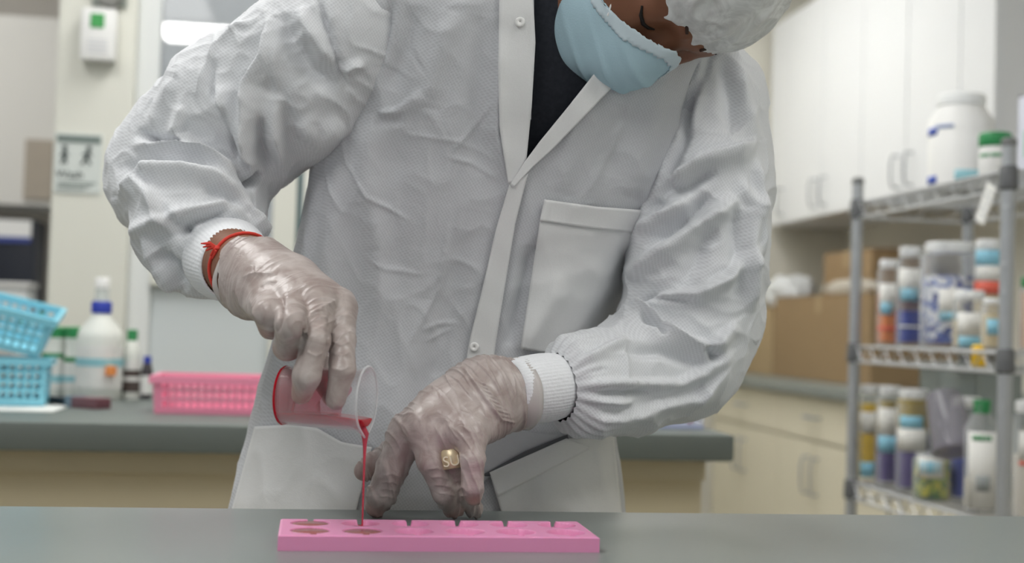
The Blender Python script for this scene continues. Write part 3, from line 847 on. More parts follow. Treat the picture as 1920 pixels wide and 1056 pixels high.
# top shelf
zt = SH[2]
jar(1795, 1.315, zt, 118, 178, 'large white tub with blue printed label on the top shelf', [], lid=M_lid, body=M_white, sq=0, lidw=.8, lidh=.12, shoulder=.74, name='white_tub', cat='tub',
    stripes=[(.56, .64, 2, 12, mat('blue print', (52, 82, 176), .5)), (.62, .66, 32, 14, mat('pale blue print', (150, 165, 200), .5)), (.06, .14, 2, 12, mat('blue print', (52, 82, 176), .5)), (.07, .19, 78, 18, mat('teal print', (150, 200, 210), .5))])
jar(1860, 1.250, zt, 58, 250, 'white tub with green lid at the front of the top shelf', [], lid=M_green, body=M_white, sq=0, lidw=1.1, lidh=.32, shoulder=.6, stripes=[(.42, .5, fr + 20, 60, M_green)], name='green_lid_tub', cat='tub')
for (px, y0, ww, topp, X, l) in ((1880, 2.40, .07, 175, 1.40, 'white carton behind the green-lidded tub'), (1912, 2.27, .08, 163, 1.36, 'white carton at the right edge of the top shelf')):
    h = on(px, topp, 1, y0)[2] - zt
    t = empty('white_carton', (X, y0, zt)); tag(t, l, 'carton')
    B().box((X - .04, y0 - ww / 2, zt), (X + .05, y0 + ww / 2, zt + h), .002).out('body', mat('carton white', (222, 224, 236), .5, noise=.03), t)
    B().box((X - .041, y0 - ww / 2, zt + h), (X + .05, y0 + ww / 2, zt + h + .003)).out('flap', mat('carton grey', (150, 150, 156), .6), t)
    B().box((X - .0412, y0 - .02, zt + h * .3), (X - .04, y0 + .01, zt + h * .6)).out('print', mat('pale green print', (170, 206, 186), .5), t)
# paper tag hanging from the shelf edge
p = on(1848, 382, 0, 1.196)
t = empty('paper_tag', p); tag(t, 'white paper tag hanging from the top shelf edge', 'tag')
R = Matrix.Translation(tuple(p)) @ Matrix.Rotation(0.45, 4, 'X') @ Matrix.Rotation(0.1, 4, 'Y')
B().box((-.0006, -.017, -.036), (.0006, .017, .036), 0, R).out('card', M_lab, t)
b = B()
for k in range(5): b.box((-.001, -.012, .022 - k * .011), (-.0006, .006 + .005 * (k % 2), .024 - k * .011), 0, R)
b.out('print', mat('tag print', (140, 146, 160), .6), t)
B().tube([p + np.array([0, .016, .03]), p + np.array([.008, .02, .045])], .001, 5).out('string', M_lab, t)

# ================================================================== the person
def cloth_mat(name, rgb, dots=430.0, strength=0.35, translucent=0.12, wr=0.25, alpha=1.0, weave=True, pit=0.86):
    m = bpy.data.materials.new(name); m.use_nodes = True
    nt = m.node_tree; b = nt.nodes['Principled BSDF']
    b.inputs['Roughness'].default_value = 0.75; b.inputs['Specular IOR Level'].default_value = 0.2; b.inputs['Alpha'].default_value = alpha
    tc = nt.nodes.new('ShaderNodeTexCoord')
    v = nt.nodes.new('ShaderNodeTexVoronoi'); v.inputs['Scale'].default_value = dots; v.inputs['Randomness'].default_value = 0.15
    mp = nt.nodes.new('ShaderNodeMapping'); mp.inputs['Rotation'].default_value = (0.3, 0.6, 0.35)
    if weave:
        wa = nt.nodes.new('ShaderNodeAttribute'); wa.attribute_name = 'weave'; v.voronoi_dimensions = '2D'
        mp.inputs['Rotation'].default_value = (0, 0, 0.6)
        nt.links.new(wa.outputs['Vector'], mp.inputs[0])
    else:
        v.inputs['Randomness'].default_value = 1.0
        nt.links.new(tc.outputs['Object'], mp.inputs[0])
    nt.links.new(mp.outputs[0], v.inputs['Vector'])
    n = nt.nodes.new('ShaderNodeTexNoise'); n.inputs['Scale'].default_value = 45; n.inputs['Detail'].default_value = 6
    n.inputs['Distortion'].default_value = 1.2
    nt.links.new(tc.outputs['Object'], n.inputs['Vector'])
    mx = nt.nodes.new('ShaderNodeMix'); mx.data_type = 'RGBA'
    c = lin(rgb)
    mx.inputs['A'].default_value = tuple(x * pit for x in c) + (1,); mx.inputs['B'].default_value = c + (1,)
    mr = nt.nodes.new('ShaderNodeMapRange'); mr.inputs['From Min'].default_value = 0.1; mr.inputs['From Max'].default_value = 0.6
    nt.links.new(v.outputs['Distance'], mr.inputs['Value'])
    nt.links.new(mr.outputs[0], mx.inputs['Factor']); nt.links.new(mx.outputs['Result'], b.inputs['Base Color'])
    b1 = nt.nodes.new('ShaderNodeBump'); b1.inputs['Strength'].default_value = strength; b1.inputs['Distance'].default_value = 0.0006
    nt.links.new(v.outputs['Distance'], b1.inputs['Height'])
    b2 = nt.nodes.new('ShaderNodeBump'); b2.inputs['Strength'].default_value = wr; b2.inputs['Distance'].default_value = 0.003
    nt.links.new(n.outputs['Fac'], b2.inputs['Height']); nt.links.new(b1.outputs[0], b2.inputs['Normal'])
    nt.links.new(b2.outputs[0], b.inputs['Normal'])
    if not translucent: return m
    t = nt.nodes.new('ShaderNodeBsdfTranslucent'); t.inputs['Color'].default_value = c + (1,)
    ms = nt.nodes.new('ShaderNodeMixShader'); ms.inputs[0].default_value = translucent
    nt.links.new(b.outputs[0], ms.inputs[1]); nt.links.new(t.outputs[0], ms.inputs[2])
    nt.links.new(ms.outputs[0], nt.nodes['Material Output'].inputs['Surface'])
    return m
M_coat = cloth_mat('nonwoven coat', (208, 210, 214), translucent=0.0)
M_slv = cloth_mat('nonwoven sleeve', (224, 226, 229), translucent=0.0)
M_trim = cloth_mat('coat trim', (230, 231, 231), 900, 0.10, 0.0, 0.12, weave=False, pit=0.97)
M_cuff = mat('knit cuff', (236, 238, 241), 0.8, spec=0.15, noise=0.03, nscale=60, bump=0.3, bscale=300)
M_shirt = mat('charcoal shirt', (38, 40, 46), 0.85, spec=0.15, rgb2=(54, 57, 64), nscale=260, bump=0.2, bscale=400)
M_skin = mat('skin', (138, 96, 74), 0.45, spec=0.35, rgb2=(120, 78, 58), nscale=30, bump=0.12, bscale=220, sss=0.15)
M_hair = mat('dark hair', (30, 26, 25), 0.5, noise=0.2, nscale=90)

person = empty('person', (float(at(800, 900, 1.27)[0]), float(at(800, 900, 1.27)[1]), 0.0))
tag(person, 'person in white lab coat, blue mask and hair net pouring red syrup', 'person')

def finish(name, V, Q, m, parent, drop=None):
    Wd = to_world(V)
    if drop is not None:
        Q = Q[~drop[Q].all(1)]
    me = npmesh(name, Wd, Q)
    if len(me.vertices) == len(V) and m.name.startswith('nonwoven'):   # lie of the cloth, for its embossed dots
        A = me.attributes.new('weave', 'FLOAT_VECTOR', 'POINT')
        A.data.foreach_set('vector', np.stack([V[:, 0] + .6 * V[:, 2], V[:, 1] + .25 * V[:, 2], V[:, 2] * 0], 1).astype(np.float32).ravel())
    return link(name, me, m, parent, True)

# ------------------------------------------------------------------ torso of the coat: sections down the body
ROWS = np.array([  # py, left px, right px, centre depth, half depth
    (-150, 800, 1240, 1.190, .070), (-90, 660, 1290, 1.190, .085), (-40, 575, 1325, 1.190, .098), (0, 560, 1335, 1.195, .105), (100, 575, 1335, 1.21, .112),
    (200, 605, 1318, 1.225, .116), (290, 592, 1290, 1.24, .118), (400, 575, 1232, 1.255, .120), (480, 560, 1186, 1.265, .120),
    (575, 538, 1152, 1.275, .118), (640, 520, 1128, 1.28, .118), (700, 503, 1128, 1.285, .122), (800, 474, 1148, 1.285, .128),
    (950, 435, 1166, 1.285, .135), (1100, 408, 1185, 1.29, .140), (1300, 385, 1200, 1.30, .142)])
def torso_sd(P, grow=0.0, wid=1.0):
    py = 528 + F * P[:, 1] / P[:, 2]
    L, R, zc, hd = (np.interp(py, ROWS[:, 0], ROWS[:, k]) for k in (1, 2, 3, 4))
    cx = ((L + R) / 2 - 960) / F * zc; hw = (R - L) / 2 / F * zc * np.interp(py, (150, 450), (1.0, wid)) + grow; hd = hd + grow
    p = 2.5
    k = (np.abs((P[:, 0] - cx) / hw) ** p + np.abs((P[:, 2] - zc) / hd) ** p) ** (1 / p)
    d = (k - 1) * np.minimum(hw, hd)
    return smax(smax(d, cp(0, -135, 1.19)[1] - P[:, 1], 0.03), P[:, 1] - cp(0, 1290, 1.30)[1], 0.01)

V, Q = sdf_mesh(torso_sd, (-.36, -.345, 1.03), (.22, .42, 1.47), 0.004)
V = relax(V, Q, 6)
V, Q = subdivide(V, Q); V = relax(V, Q, 2)
N = normals(V, Q)
TF = [
    # armhole creases
    ([(737, 0), (708, 102), (652, 210), (640, 235)], 10, -7),
    ([(1336, 91), (1291, 205), (1286, 255), (1227, 386)], 10, -6),
    # tuck under the shoulder and its drape
    ([(710, 212), (747, 206), (791, 169)], 9, 4, 'r'), ([(700, 228), (760, 222)], 14, -3),
    ([(700, 215), (690, 330), (700, 470)], 22, 4), ([(745, 240), (735, 420), (745, 560)], 32, -4),
    ([(640, 250), (625, 420), (600, 640), (560, 900)], 22, 5), ([(680, 380), (668, 560), (640, 720)], 26, -5),
    ([(600, 330), (580, 480), (545, 640)], 10, 4), ([(575, 430), (550, 560)], 6, -3),
    ([(790, 560), (740, 800), (720, 950)], 30, 4), ([(870, 430), (840, 600), (800, 760)], 24, -4),
    # thin press creases
    ([(766, 56), (772, 100), (797, 137)], 3.5, -1.5), ([(850, 284), (890, 235), (929, 187)], 3.5, 1.5, 's'),
    ([(841, 294), (885, 306), (935, 337)], 3.5, 1.5, 's'), ([(638, 231), (654, 306), (691, 369), (766, 415)], 3, 2.0, 's'),
    ([(607, 269), (616, 331), (647, 400)], 3, 1.6, 's'), ([(679, 481), (722, 506), (791, 515)], 3, 1.4, 's'),
    ([(841, 425), (822, 543), (766, 650)], 3.5, 2.0, 's'), ([(791, 619), (820, 608), (860, 606)], 3, 1.5, 's'),
    ([(800, 640), (850, 615)], 3, 1.2, 's'), ([(760, 250), (860, 265), (930, 300)], 4, 1.0, 's'),
    ([(940, 60), (930, 240), (948, 330)], 10, 4), ([(900, 30), (890, 200), (905, 330)], 18, -4),
    ([(850, 20), (820, 120), (800, 200)], 20, 4), ([(780, 10), (760, 90), (730, 170)], 18, -4),
    # left front (right in the picture)
    ([(1120, 180), (1080, 260), (1050, 360)], 26, 3), ([(1230, 150), (1220, 260), (1190, 370)], 28, 4), ([(1175, 200), (1140, 330)], 22, -3),
    ([(1229, 386), (1205, 440), (1180, 470)], 12, 6), ([(1000, 460), (975, 560), (955, 650)], 14, -6), ([(1060, 520), (1010, 600), (975, 660)], 20, 4),
    ([(1180, 455), (1145, 560), (1115, 630)], 14, -5),
]
D = folds(V, N, TF) * 1.25
# loose cloth: long vertical drapes plus a fine crumple
D += 0.0045 * perlin(V * np.array([16, 4.5, 12])) + 0.0018 * perlin(V * np.array([38, 14, 30]) + 9)
wv = V + .02 * np.stack([perlin(V * 11 + 2), perlin(V * 11 + 5), perlin(V * 11 + 11)], 1)
D += 0.0016 * np.clip(1 - np.abs(perlin(wv * np.array([15, 9, 15]) + 17.3)) * 3.0, 0, 1) ** 4
D += 0.0010 * np.clip(1 - np.abs(perlin(wv * np.array([32, 24, 30]) + 8)) * 2.6, 0, 1) ** 3
V = V + N * D[:, None]
px = 960 + F * V[:, 0] / V[:, 2]; py = 528 + F * V[:, 1] / V[:, 2]
TV, TQ = V, Q
torso_bvh = BVHTree.FromPolygons([tuple(v) for v in V], [tuple(q) for q in Q.tolist()])
def in_poly(x, y, poly):
    r = np.zeros(len(x), bool)
    for (x0, y0), (x1, y1) in zip(poly, poly[1:] + poly[:1]):
        c = ((y0 > y) != (y1 > y)) & (x < (x1 - x0) * (y - y0) / (y1 - y0 + 1e-12) + x0)
        r ^= c
    return r
OPEN = [(996, -170), (998, 0), (1000, 80), (992, 220), (968, 338), (1010, 292), (1070, 222), (1128, 160), (1170, 90), (1200, -170)]
cut = in_poly(px, py, OPEN) & (V[:, 2] < np.interp(py, ROWS[:, 0], ROWS[:, 3]))
coat = finish('lab_coat', V, Q, M_coat, person, cut)
coat['label'] = 'white nonwoven lab coat with snap placket'

# ------------------------------------------------------------------ sleeves
def sleeve(pts, lo, hi, FL, seed, aniso, amp=1.5, gk=0.03, fade=None):
    ch = pxchain(pts)
    def f(P): return chain_sd(P, ch, gk)
    V, Q = sdf_mesh(f, lo, hi, 0.004)
    V = relax(V, Q, 5); V, Q = subdivide(V, Q); V = relax(V, Q, 2)
    N = normals(V, Q)
    D = folds(V, N, FL) * amp
    a = np.array(aniso)
    D += 0.0045 * perlin(V * a * 0.55 + seed) + 0.002 * perlin(V * a * 1.2 + seed + 4)
    wv = V + .012 * np.stack([perlin(V * 18 + seed), perlin(V * 18 + seed + 5), perlin(V * 18 + seed + 11)], 1)
    D += 0.0036 * np.clip(1 - np.abs(perlin(wv * a * 0.6 + seed + 7)) * 2.6, 0, 1) ** 3
    D += 0.0015 * np.clip(1 - np.abs(perlin(wv * a * 1.5 + seed + 13)) * 2.6, 0, 1) ** 3
    if fade is not None: D *= fade(V)
    return V + N * D[:, None], Q
SR = [(672, 48, 1.152, 120), (590, 130, 1.178, 142), (455, 215, 1.205, 138), (350, 300, 1.235, 112), (326, 332, 1.235, 102), (375, 420, 1.17, 110), (400, 468, 1.158, 90)]
FR = [
    ([(490, 37), (453, 54), (407, 91), (387, 136), (373, 182)], 6, 3, 's'),
    ([(350, 199), (345, 250), (367, 267), (424, 318), (453, 347)], 9, 6, 'r'),
    ([(256, 246), (294, 264), (350, 264)], 8, -7), ([(254, 275), (311, 272), (379, 290), (430, 335)], 10, 6),
    ([(242, 350), (282, 332), (345, 327), (396, 341), (464, 392)], 13, 8), ([(231, 318), (294, 303), (385, 318)], 11, -6),
    ([(407, 165), (430, 227), (450, 273), (464, 335)], 9, 6, 'l'), ([(425, 200), (452, 300)], 7, -5),
    ([(510, 34), (498, 102), (464, 153), (458, 239), (458, 307)], 11, 6, 'l'),
    ([(487, 216), (490, 273), (507, 318)], 9, -6), ([(520, 180), (520, 260), (530, 310)], 11, 4),
    ([(462, 352), (478, 336), (486, 322)], 7, -12), ([(440, 325), (470, 352)], 7, -6),
    ([(521, 28), (544, 74), (578, 131), (635, 165)], 20, -6), ([(560, 20), (590, 70), (625, 120)], 16, 5),
    ([(640, 136), (660, 120), (680, 114)], 7, 4), ([(600, 0), (620, 70), (635, 125), (652, 165)], 6, -4),
    ([(231, 366), (271, 349), (294, 371), (316, 417)], 9, 5, 'r'), ([(248, 432), (294, 420), (350, 398), (407, 392), (475, 424)], 13, 6),
    ([(333, 443), (367, 415), (424, 398)], 8, -5), ([(300, 470), (330, 500), (350, 545)], 10, -5), ([(272, 440), (300, 500), (330, 540)], 10, 4),
    ([(300, 395), (340, 420), (360, 440)], 7, -3), ([(430, 385), (470, 410), (500, 445)], 9, 5), ([(330, 150), (300, 200), (285, 240)], 14, 3),
    ([(400, 110), (395, 160), (410, 190)], 9, -3), ([(290, 350), (300, 400), (330, 440)], 6, 3, 's'),
    ([(380, 355), (420, 375), (470, 420)], 7, -4), ([(560, 230), (600, 260), (640, 225)], 18, 4), ([(500, 150), (540, 230), (560, 300)], 18, -4)]
V, Q = sleeve(SR, (-.43, -.34, 1.0), (-.02, .10, 1.38), FR, 1.0, (30, 30, 22), 2.0)
finish('sleeve', V, Q, M_slv, coat)
SL = [(1270, 110, 1.235, 95), (1322, 185, 1.215, 98), (1322, 330, 1.20, 116), (1310, 470, 1.20, 122), (1298, 590, 1.205, 124), (1268, 668, 1.195, 110), (1180, 708, 1.16, 92), (1098, 724, 1.125, 80), (1046, 727, 1.112, 74), (1005, 728, 1.108, 54)]
FL_ = [
    ([(1336, 91), (1295, 205), (1288, 255), (1235, 386)], 8, -5), ([(1318, 100), (1310, 190), (1295, 250)], 9, 4),
    ([(1250, 338), (1277, 323), (1309, 300), (1414, 268)], 11, 7, 'r'), ([(1245, 360), (1290, 350), (1340, 315)], 12, -6),
    ([(1215, 470), (1260, 428), (1335, 368)], 13, -7), ([(1185, 520), (1240, 475), (1306, 430), (1380, 372)], 17, 8),
    ([(1222, 378), (1240, 394)], 10, -4), ([(1200, 430), (1230, 420), (1290, 375)], 12, 5),
    ([(1185, 590), (1242, 557), (1306, 545), (1359, 516), (1400, 470)], 10, 7, 'r'), ([(1195, 575), (1230, 562), (1300, 560)], 8, -4),
    ([(1165, 600), (1212, 590), (1248, 622), (1324, 648), (1377, 604)], 9, 7, 'r'), ([(1205, 604), (1235, 618), (1246, 634)], 7, -8),
    ([(1318, 648), (1338, 672)], 8, -6), ([(1388, 340), (1409, 387), (1400, 457), (1406, 587)], 11, 5), ([(1370, 380), (1385, 470), (1375, 560)], 14, -4),
    ([(1054, 704), (1095, 669), (1177, 645)], 7, 4), ([(1050, 690), (1085, 660), (1130, 645)], 5, -3),
    ([(1054, 739), (1124, 716), (1271, 716), (1370, 660)], 8, 5, 'r'), ([(1048, 763), (1107, 751), (1180, 752)], 6, 4),
    ([(1054, 792), (1154, 775), (1306, 739), (1360, 690)], 9, 5, 'r'), ([(1052, 722), (1090, 700), (1140, 690)], 5, -4), ([(1050, 750), (1110, 735), (1220, 735)], 6, -4),
    ([(1050, 778), (1120, 764)], 5, -3), ([(1050, 712), (1075, 696)], 4, 3), ([(1050, 770), (1085, 772)], 4, 3), ([(1050, 728), (1080, 722)], 4, 3),
    ([(1170, 660), (1240, 660), (1320, 690)], 10, -4), ([(1380, 130), (1400, 220), (1416, 268)], 12, 3), ([(1350, 110), (1370, 200), (1370, 250)], 14, -4),
    ([(1420, 300), (1418, 400), (1424, 480)], 8, 4), ([(1330, 420), (1300, 500), (1270, 540)], 18, -4)]
cax = cp(955, 736, 1.087) - cp(1050, 723, 1.115); cax /= np.linalg.norm(cax)
V, Q = sleeve(SL, (.0, -.27, 1.02), (.28, .17, 1.33), FL_, 21.0, (28, 28, 22), 2.1, .022, lambda V: np.where(V[:, 1] > .012, .22 + .78 * np.clip(-((V - cp(1044, 726, 1.112)) @ cax) / .03, 0, 1), 1))
cq = cp(1044, 726, 1.112); tq = -(V - cq) @ cax; lowarm = (V[:, 1] > .012) & (tq < .06)
rad = V - cq + tq[:, None] * cax; rl = np.linalg.norm(rad, axis=1); th_ = np.arctan2(rad[:, 1], rad[:, 2])
sq_ = np.where(lowarm, np.clip(1 - tq / .016, 0, 1) ** 2.2, 0)          # gathered onto the cuff
nr = rl * (1 - sq_) + .0284 * sq_ + np.where(lowarm, .0016 * np.sin(22 * th_ + 2 * np.sin(3 * th_)) * np.clip(1 - np.abs(tq - .012) / .03, 0, 1), 0)
V = V + rad * ((nr / np.maximum(rl, 1e-6)) - 1)[:, None]
V, Q = trim(V, Q, np.where(V[:, 1] > .012, (V - cp(1044, 726, 1.112)) @ cax, -1), cax)
finish('sleeve', V, Q, M_slv, coat)

# ------------------------------------------------------------------ ribbed cuffs
def ring_tube(name, secs, m, parent, n=72, ribs=0, thick=0.0015, wob=0.0):
    """secs: (centre in view-axis metres, axis, radius)"""
    V = []
    for i, (c, ax, r) in enumerate(secs):
        ax = ax / np.linalg.norm(ax)
        a = np.cross(ax, np.array([0, 1.0, 0.2])); a /= np.linalg.norm(a); b = np.cross(ax, a)
        for k in range(n):
            th = 2 * math.pi * k / n
            rr = r * (1 + (0.005 * math.cos(ribs * th) if ribs else 0) + wob * math.sin(3 * th + i * 1.3) + wob * .6 * math.sin(7 * th + i * 2.1))
            V.append(c + (a * math.cos(th) + b * math.sin(th)) * rr)
    Fc = [(i * n + k, i * n + (k + 1) % n, (i + 1) * n + (k + 1) % n, (i + 1) * n + k) for i in range(len(secs) - 1) for k in range(n)]
    o = pymesh(name, to_world(np.array(V)), Fc, m, parent, True)
    s = o.modifiers.new('thickness', 'SOLIDIFY'); s.thickness = thick; s.offset = -1
    return o
def loft(p0, p1, rs, bulge=0.0):
    n = len(rs); ax = p1 - p0
    return [(p0 + ax * i / (n - 1), ax, r) for i, r in enumerate(rs)]
ring_tube('cuff', loft(cp(420, 482, 1.135), cp(445, 500, 1.086), [.0360, .0362, .0355, .0340, .0325, .0310, .0296]), M_cuff, coat, 240, 60)
ring_tube('cuff', [(cp(1085, 718, 1.126), cp(1050, 723, 1.115) - cp(1085, 718, 1.126), .0252)] + loft(cp(1050, 723, 1.115), cp(955, 736, 1.087), [.0268, .0282, .0287, .0285, .0280, .0272, .0258]), M_cuff, coat, 240, 60)

# ------------------------------------------------------------------ strips and pockets lying on the coat front
def drape(name, top, bot, m, off=0.0018, nu=40, nv=26, thick=0.001, parent=None, horizontal=True, base=None):
    """cloth panel spanned between two pixel polylines and laid on the torso of the coat"""
    def samp(p, n):
        p = np.array(p, float); s = np.r_[0, np.cumsum(np.linalg.norm(p[1:] - p[:-1], axis=1))]
        t = np.linspace(0, s[-1], n); return np.stack([np.interp(t, s, p[:, 0]), np.interp(t, s, p[:, 1])], 1)
    A_, C_ = samp(top, nu), samp(bot, nu)
    Z = np.zeros((nv, nu)); XY = np.zeros((nv, nu, 2))
    for j in range(nv):
        q = A_ + (C_ - A_) * j / (nv - 1); XY[j] = q
        for i in range(nu):
            d = np.array([(q[i, 0] - 960) / F, (q[i, 1] - 528) / F, 1.0])
            h = torso_bvh.ray_cast((0, 0, 0), Vector(d / np.linalg.norm(d)))
            Z[j, i] = h[0].z if h[0] is not None else np.nan
    for j in range(nv):
        r = Z[j]; ok = ~np.isnan(r)
        Z[j] = np.interp(np.arange(nu), np.where(ok)[0], r[ok]) if ok.any() else 1.2
    K = Z.copy()
    for _ in range(4):
        P = np.pad(Z, 1, mode='edge'); Z = np.minimum(Z, (P[:-2, 1:-1] + P[2:, 1:-1] + P[1:-1, :-2] + P[1:-1, 2:]) / 4)
    Z = Z - off
    V = np.stack([(XY[..., 0] - 960) / F * Z, (XY[..., 1] - 528) / F * Z, Z], -1).reshape(-1, 3)
    Fc = [(j * nu + i, j * nu + i + 1, (j + 1) * nu + i + 1, (j + 1) * nu + i) for j in range(nv - 1) for i in range(nu - 1)]
    o = pymesh(name, to_world(V), Fc, m, parent or coat, True)
    s = o.modifiers.new('thickness', 'SOLIDIFY'); s.thickness = thick; s.offset = 0
    return o
drape('placket', [(934, -110), (936, 0), (934, 120), (937, 240), (953, 346)], [(998, -110), (1000, 0), (1004, 80), (997, 200), (987, 300), (960, 346)], M_trim, 0.0028, 50, 10)
drape('lapel', [(1128, 120), (1105, 150), (1062, 204), (1010, 268), (984, 303), (956, 347)], [(1180, 118), (1148, 164), (1098, 216), (1040, 276), (1000, 312), (962, 352)], M_trim, 0.0045, 50, 10)
drape('placket', [(955, 346), (930, 430), (905, 540), (880, 640), (868, 720)], [(990, 326), (966, 420), (946, 540), (930, 640), (920, 715)], M_trim, 0.0035, 50, 10)
drape('chest_pocket', [(1013, 412), (1110, 426), (1212, 436)], [(976, 654), (1050, 668), (1128, 676)], M_trim, 0.003, 36, 40)
drape('pocket_band', [(1021, 374), (1120, 388), (1224, 396)], [(1012, 414), (1110, 428), (1206, 438)], M_cuff if False else M_trim, 0.0045, 36, 10)
drape('hip_pocket', [(478, 800), (550, 796), (595, 803), (640, 829), (697, 839)], [(420, 1010), (500, 1010), (560, 1010), (610, 1010), (655, 1010)], M_trim, 0.004, 50, 36)
drape('hip_pocket', [(918, 887), (990, 855), (1062, 823), (1150, 812)], [(955, 1010), (1030, 1010), (1090, 1010), (1170, 1010)], M_trim, 0.006, 50, 36)
drape('pocket_band', [(918, 886), (990, 854), (1062, 822)], [(932, 932), (1010, 892), (1110, 840)], M_trim, 0.0085, 40, 10)
drape('coat_flap', [(800, 760), (900, 790), (1000, 812), (1060, 815)], [(830, 990), (905, 905), (960, 870), (1062, 822)], M_coat, 0.003, 40, 26)
drape('pocket_gap_shade', [(900, 893), (985, 846), (1064, 815)], [(919, 893), (994, 859), (1066, 826)], mat('painted pocket shade', (104, 106, 110), .8, noise=.05), 0.0065, 30, 6)  # dark strip painted in for the shadow in the pocket opening
for q, off in (((975, 41), .004), ((889, 651), .005)):
    d = np.array([(q[0] - 960) / F, (q[1] - 528) / F, 1.0])
    h = torso_bvh.ray_cast((0, 0, 0), Vector(d / np.linalg.norm(d)))[0]
    c = np.array(h) * (1 - off / h.z)
    ring = [(c + np.array([0, 0, .0012]), np.array([0, 0, -1.0]), .0042), (c, np.array([0, 0, -1.0]), .0042), (c - np.array([0, 0, .0012]), np.array([0, 0, -1.0]), .0034),
            (c - np.array([0, 0, .0008]), np.array([0, 0, -1.0]), .0022), (c - np.array([0, 0, .0004]), np.array([0, 0, -1.0]), .0004)]
    ring_tube('snap_button', ring, M_white, coat, 24, 0, 0.0006)

# ------------------------------------------------------------------ head frame
HC = cp(1240, -68, 1.13)
HK = .92
Hf = np.array([0.0, .89, -.45]); Hf /= np.linalg.norm(Hf)
Hu = np.array([.85, -.24, -.47]); Hu -= Hf * (Hu @ Hf); Hu /= np.linalg.norm(Hu)
Hs = np.cross(Hu, Hf)                          # sideways
if Hs[2] > 0: Hs = -Hs                         # +s: the side turned to the camera
HA = np.array([Hs, Hu, Hf])
def hp(s, u, f): return HC + (Hs * s + Hu * u + Hf * f) * HK
def face_sd(P, g=0.0):
    d = ell_sd(P, hp(0, .030, -.018), HA, (.068 + g, .090 + g, .088 + g))
    d = smin(d, ell_sd(P, hp(0, -.030, .030), HA, (.055 + g, .072 + g, .059 + g)), .03)
    d = smin(d, cap_sd(P, hp(-.012, -.088, .052), hp(.012, -.088, .052), .019 + g, .019 + g), .03)
    return d
def head_sd(P):
    d = face_sd(P)
    for s in (-1, 1):
        d = smax(d, -(np.linalg.norm(P - hp(s * .033, .004, .112), axis=1) - .024), .016)
        d = smin(d, np.linalg.norm(P - hp(s * .032, .002, .074), axis=1) - .0145, .006)
        d = smin(d, cap_sd(P, hp(s * .012, .024, .092), hp(s * .050, .022, .074), .008, .007), .012)
        d = smin(d, cap_sd(P, hp(s * .030, -.030, .074), hp(s * .050, -.024, .052), .011, .010), .02)
        d = smin(d, ell_sd(P, hp(s * .076, -.008, -.010), HA, (.010, .030, .018)), .008)
    d = smin(d, cap_sd(P, hp(0, .012, .088), hp(0, -.032, .102), .007, .010), .012)
    return d
neck = pxchain([(1150, -90, 1.15, 110), (1050, -20, 1.19, 125), (960, 80, 1.235, 150)])
ARMR = pxchain([(620, 120, 1.22, 90), (345, 310, 1.24, 75), (390, 430, 1.18, 56), (438, 492, 1.095, 55), (462, 505, 1.05, 54), (490, 525, 1.015, 44)])
ARML = pxchain([(1300, 190, 1.22, 75), (1295, 600, 1.21, 75), (1180, 700, 1.155, 58), (960, 738, 1.10, 46), (900, 750, 1.085, 40)])
def body_sd(P):
    d = head_sd(P)
    d = smin(d, chain_sd(P, neck), .04)
    d = smin(d, torso_sd(P, -.024, .84), .03)
    d = smin(d, chain_sd(P, ARMR, .02), .02)
    return smin(d, chain_sd(P, ARML, .02), .02)
V, Q = sdf_mesh(body_sd, (-.34, -.42, .97), (.28, .40, 1.45), 0.0045)
V = relax(V, Q, 2); V, Q = subdivide(V, Q); V = relax(V, Q, 2)
finish('body', V, Q, M_skin, person)
# shirt under the coat
def shirt_sd(P):
    d = torso_sd(P, -.012, .86)
    d = smin(d, cap_sd(P, ARMR[0][0], ARMR[0][0] * .45 + ARMR[1][0] * .55, ARMR[0][1] + .007, ARMR[1][1] + .007), .03)
    d = smin(d, cap_sd(P, ARML[0][0], ARML[0][0] * .45 + ARML[1][0] * .55, ARML[0][1] + .007, ARML[1][1] + .007), .03)
    nk = chain_sd(P, neck)
    return smax(d, -(nk - .004), .006)
V, Q = sdf_mesh(shirt_sd, (-.34, -.345, 1.05), (.26, .40, 1.45), 0.005)
V = relax(V, Q, 4); N = normals(V, Q)
V = V + N * (0.002 * perlin(V * np.array([30, 18, 30])))[:, None]
finish('shirt', V, Q, M_shirt, person)

# ------------------------------------------------------------------ mask, hair and hair net
M_mask = mat('blue mask', (186, 216, 228), 0.75, spec=0.15, noise=0.04, nscale=20, bump=0.15, bscale=700, translucent=0.1)
def mask_sd(P):
    d = face_sd(P, .005)
    d = smin(d, cap_sd(P, hp(0, .006, .092), hp(0, -.034, .104), .008, .011), .03)
    return smin(d, cap_sd(P, hp(0, -.05, .082), hp(0, -.080, .066), .020, .020), .04)
V, Q = sdf_mesh(mask_sd, HC - .20, HC + .20, 0.003)
V = relax(V, Q, 4); N = normals(V, Q)
L = (V - HC) @ HA.T / HK
D = 0.0
for u0 in (-.028, -.052, -.076):              # pleats across the mask
    D = D + .0022 * np.exp(-((L[:, 1] - u0 - .15 * L[:, 0] ** 2) / .003) ** 2) * np.clip(1.4 - np.abs(L[:, 0]) / .05, 0, 1)
D = D + .002 * perlin(V * 34)
V = V + N * np.asarray(D)[:, None]
V, Q = trim(V, Q, np.maximum(.002 - .35 * (L[:, 1] + .05) - L[:, 2], -.121 - L[:, 1]), np.zeros(3))
V, Q = trim(V, Q, (L[:, 1] - (.010 - np.maximum(np.abs(L[:, 0]) - .006, 0) * .85)) * HK, Hu)
mask = finish('face_mask', V, Q, M_mask, person)
s = mask.modifiers.new('thickness', 'SOLIDIFY'); s.thickness = 0.0012
mask['label'] = 'pale blue pleated face mask'
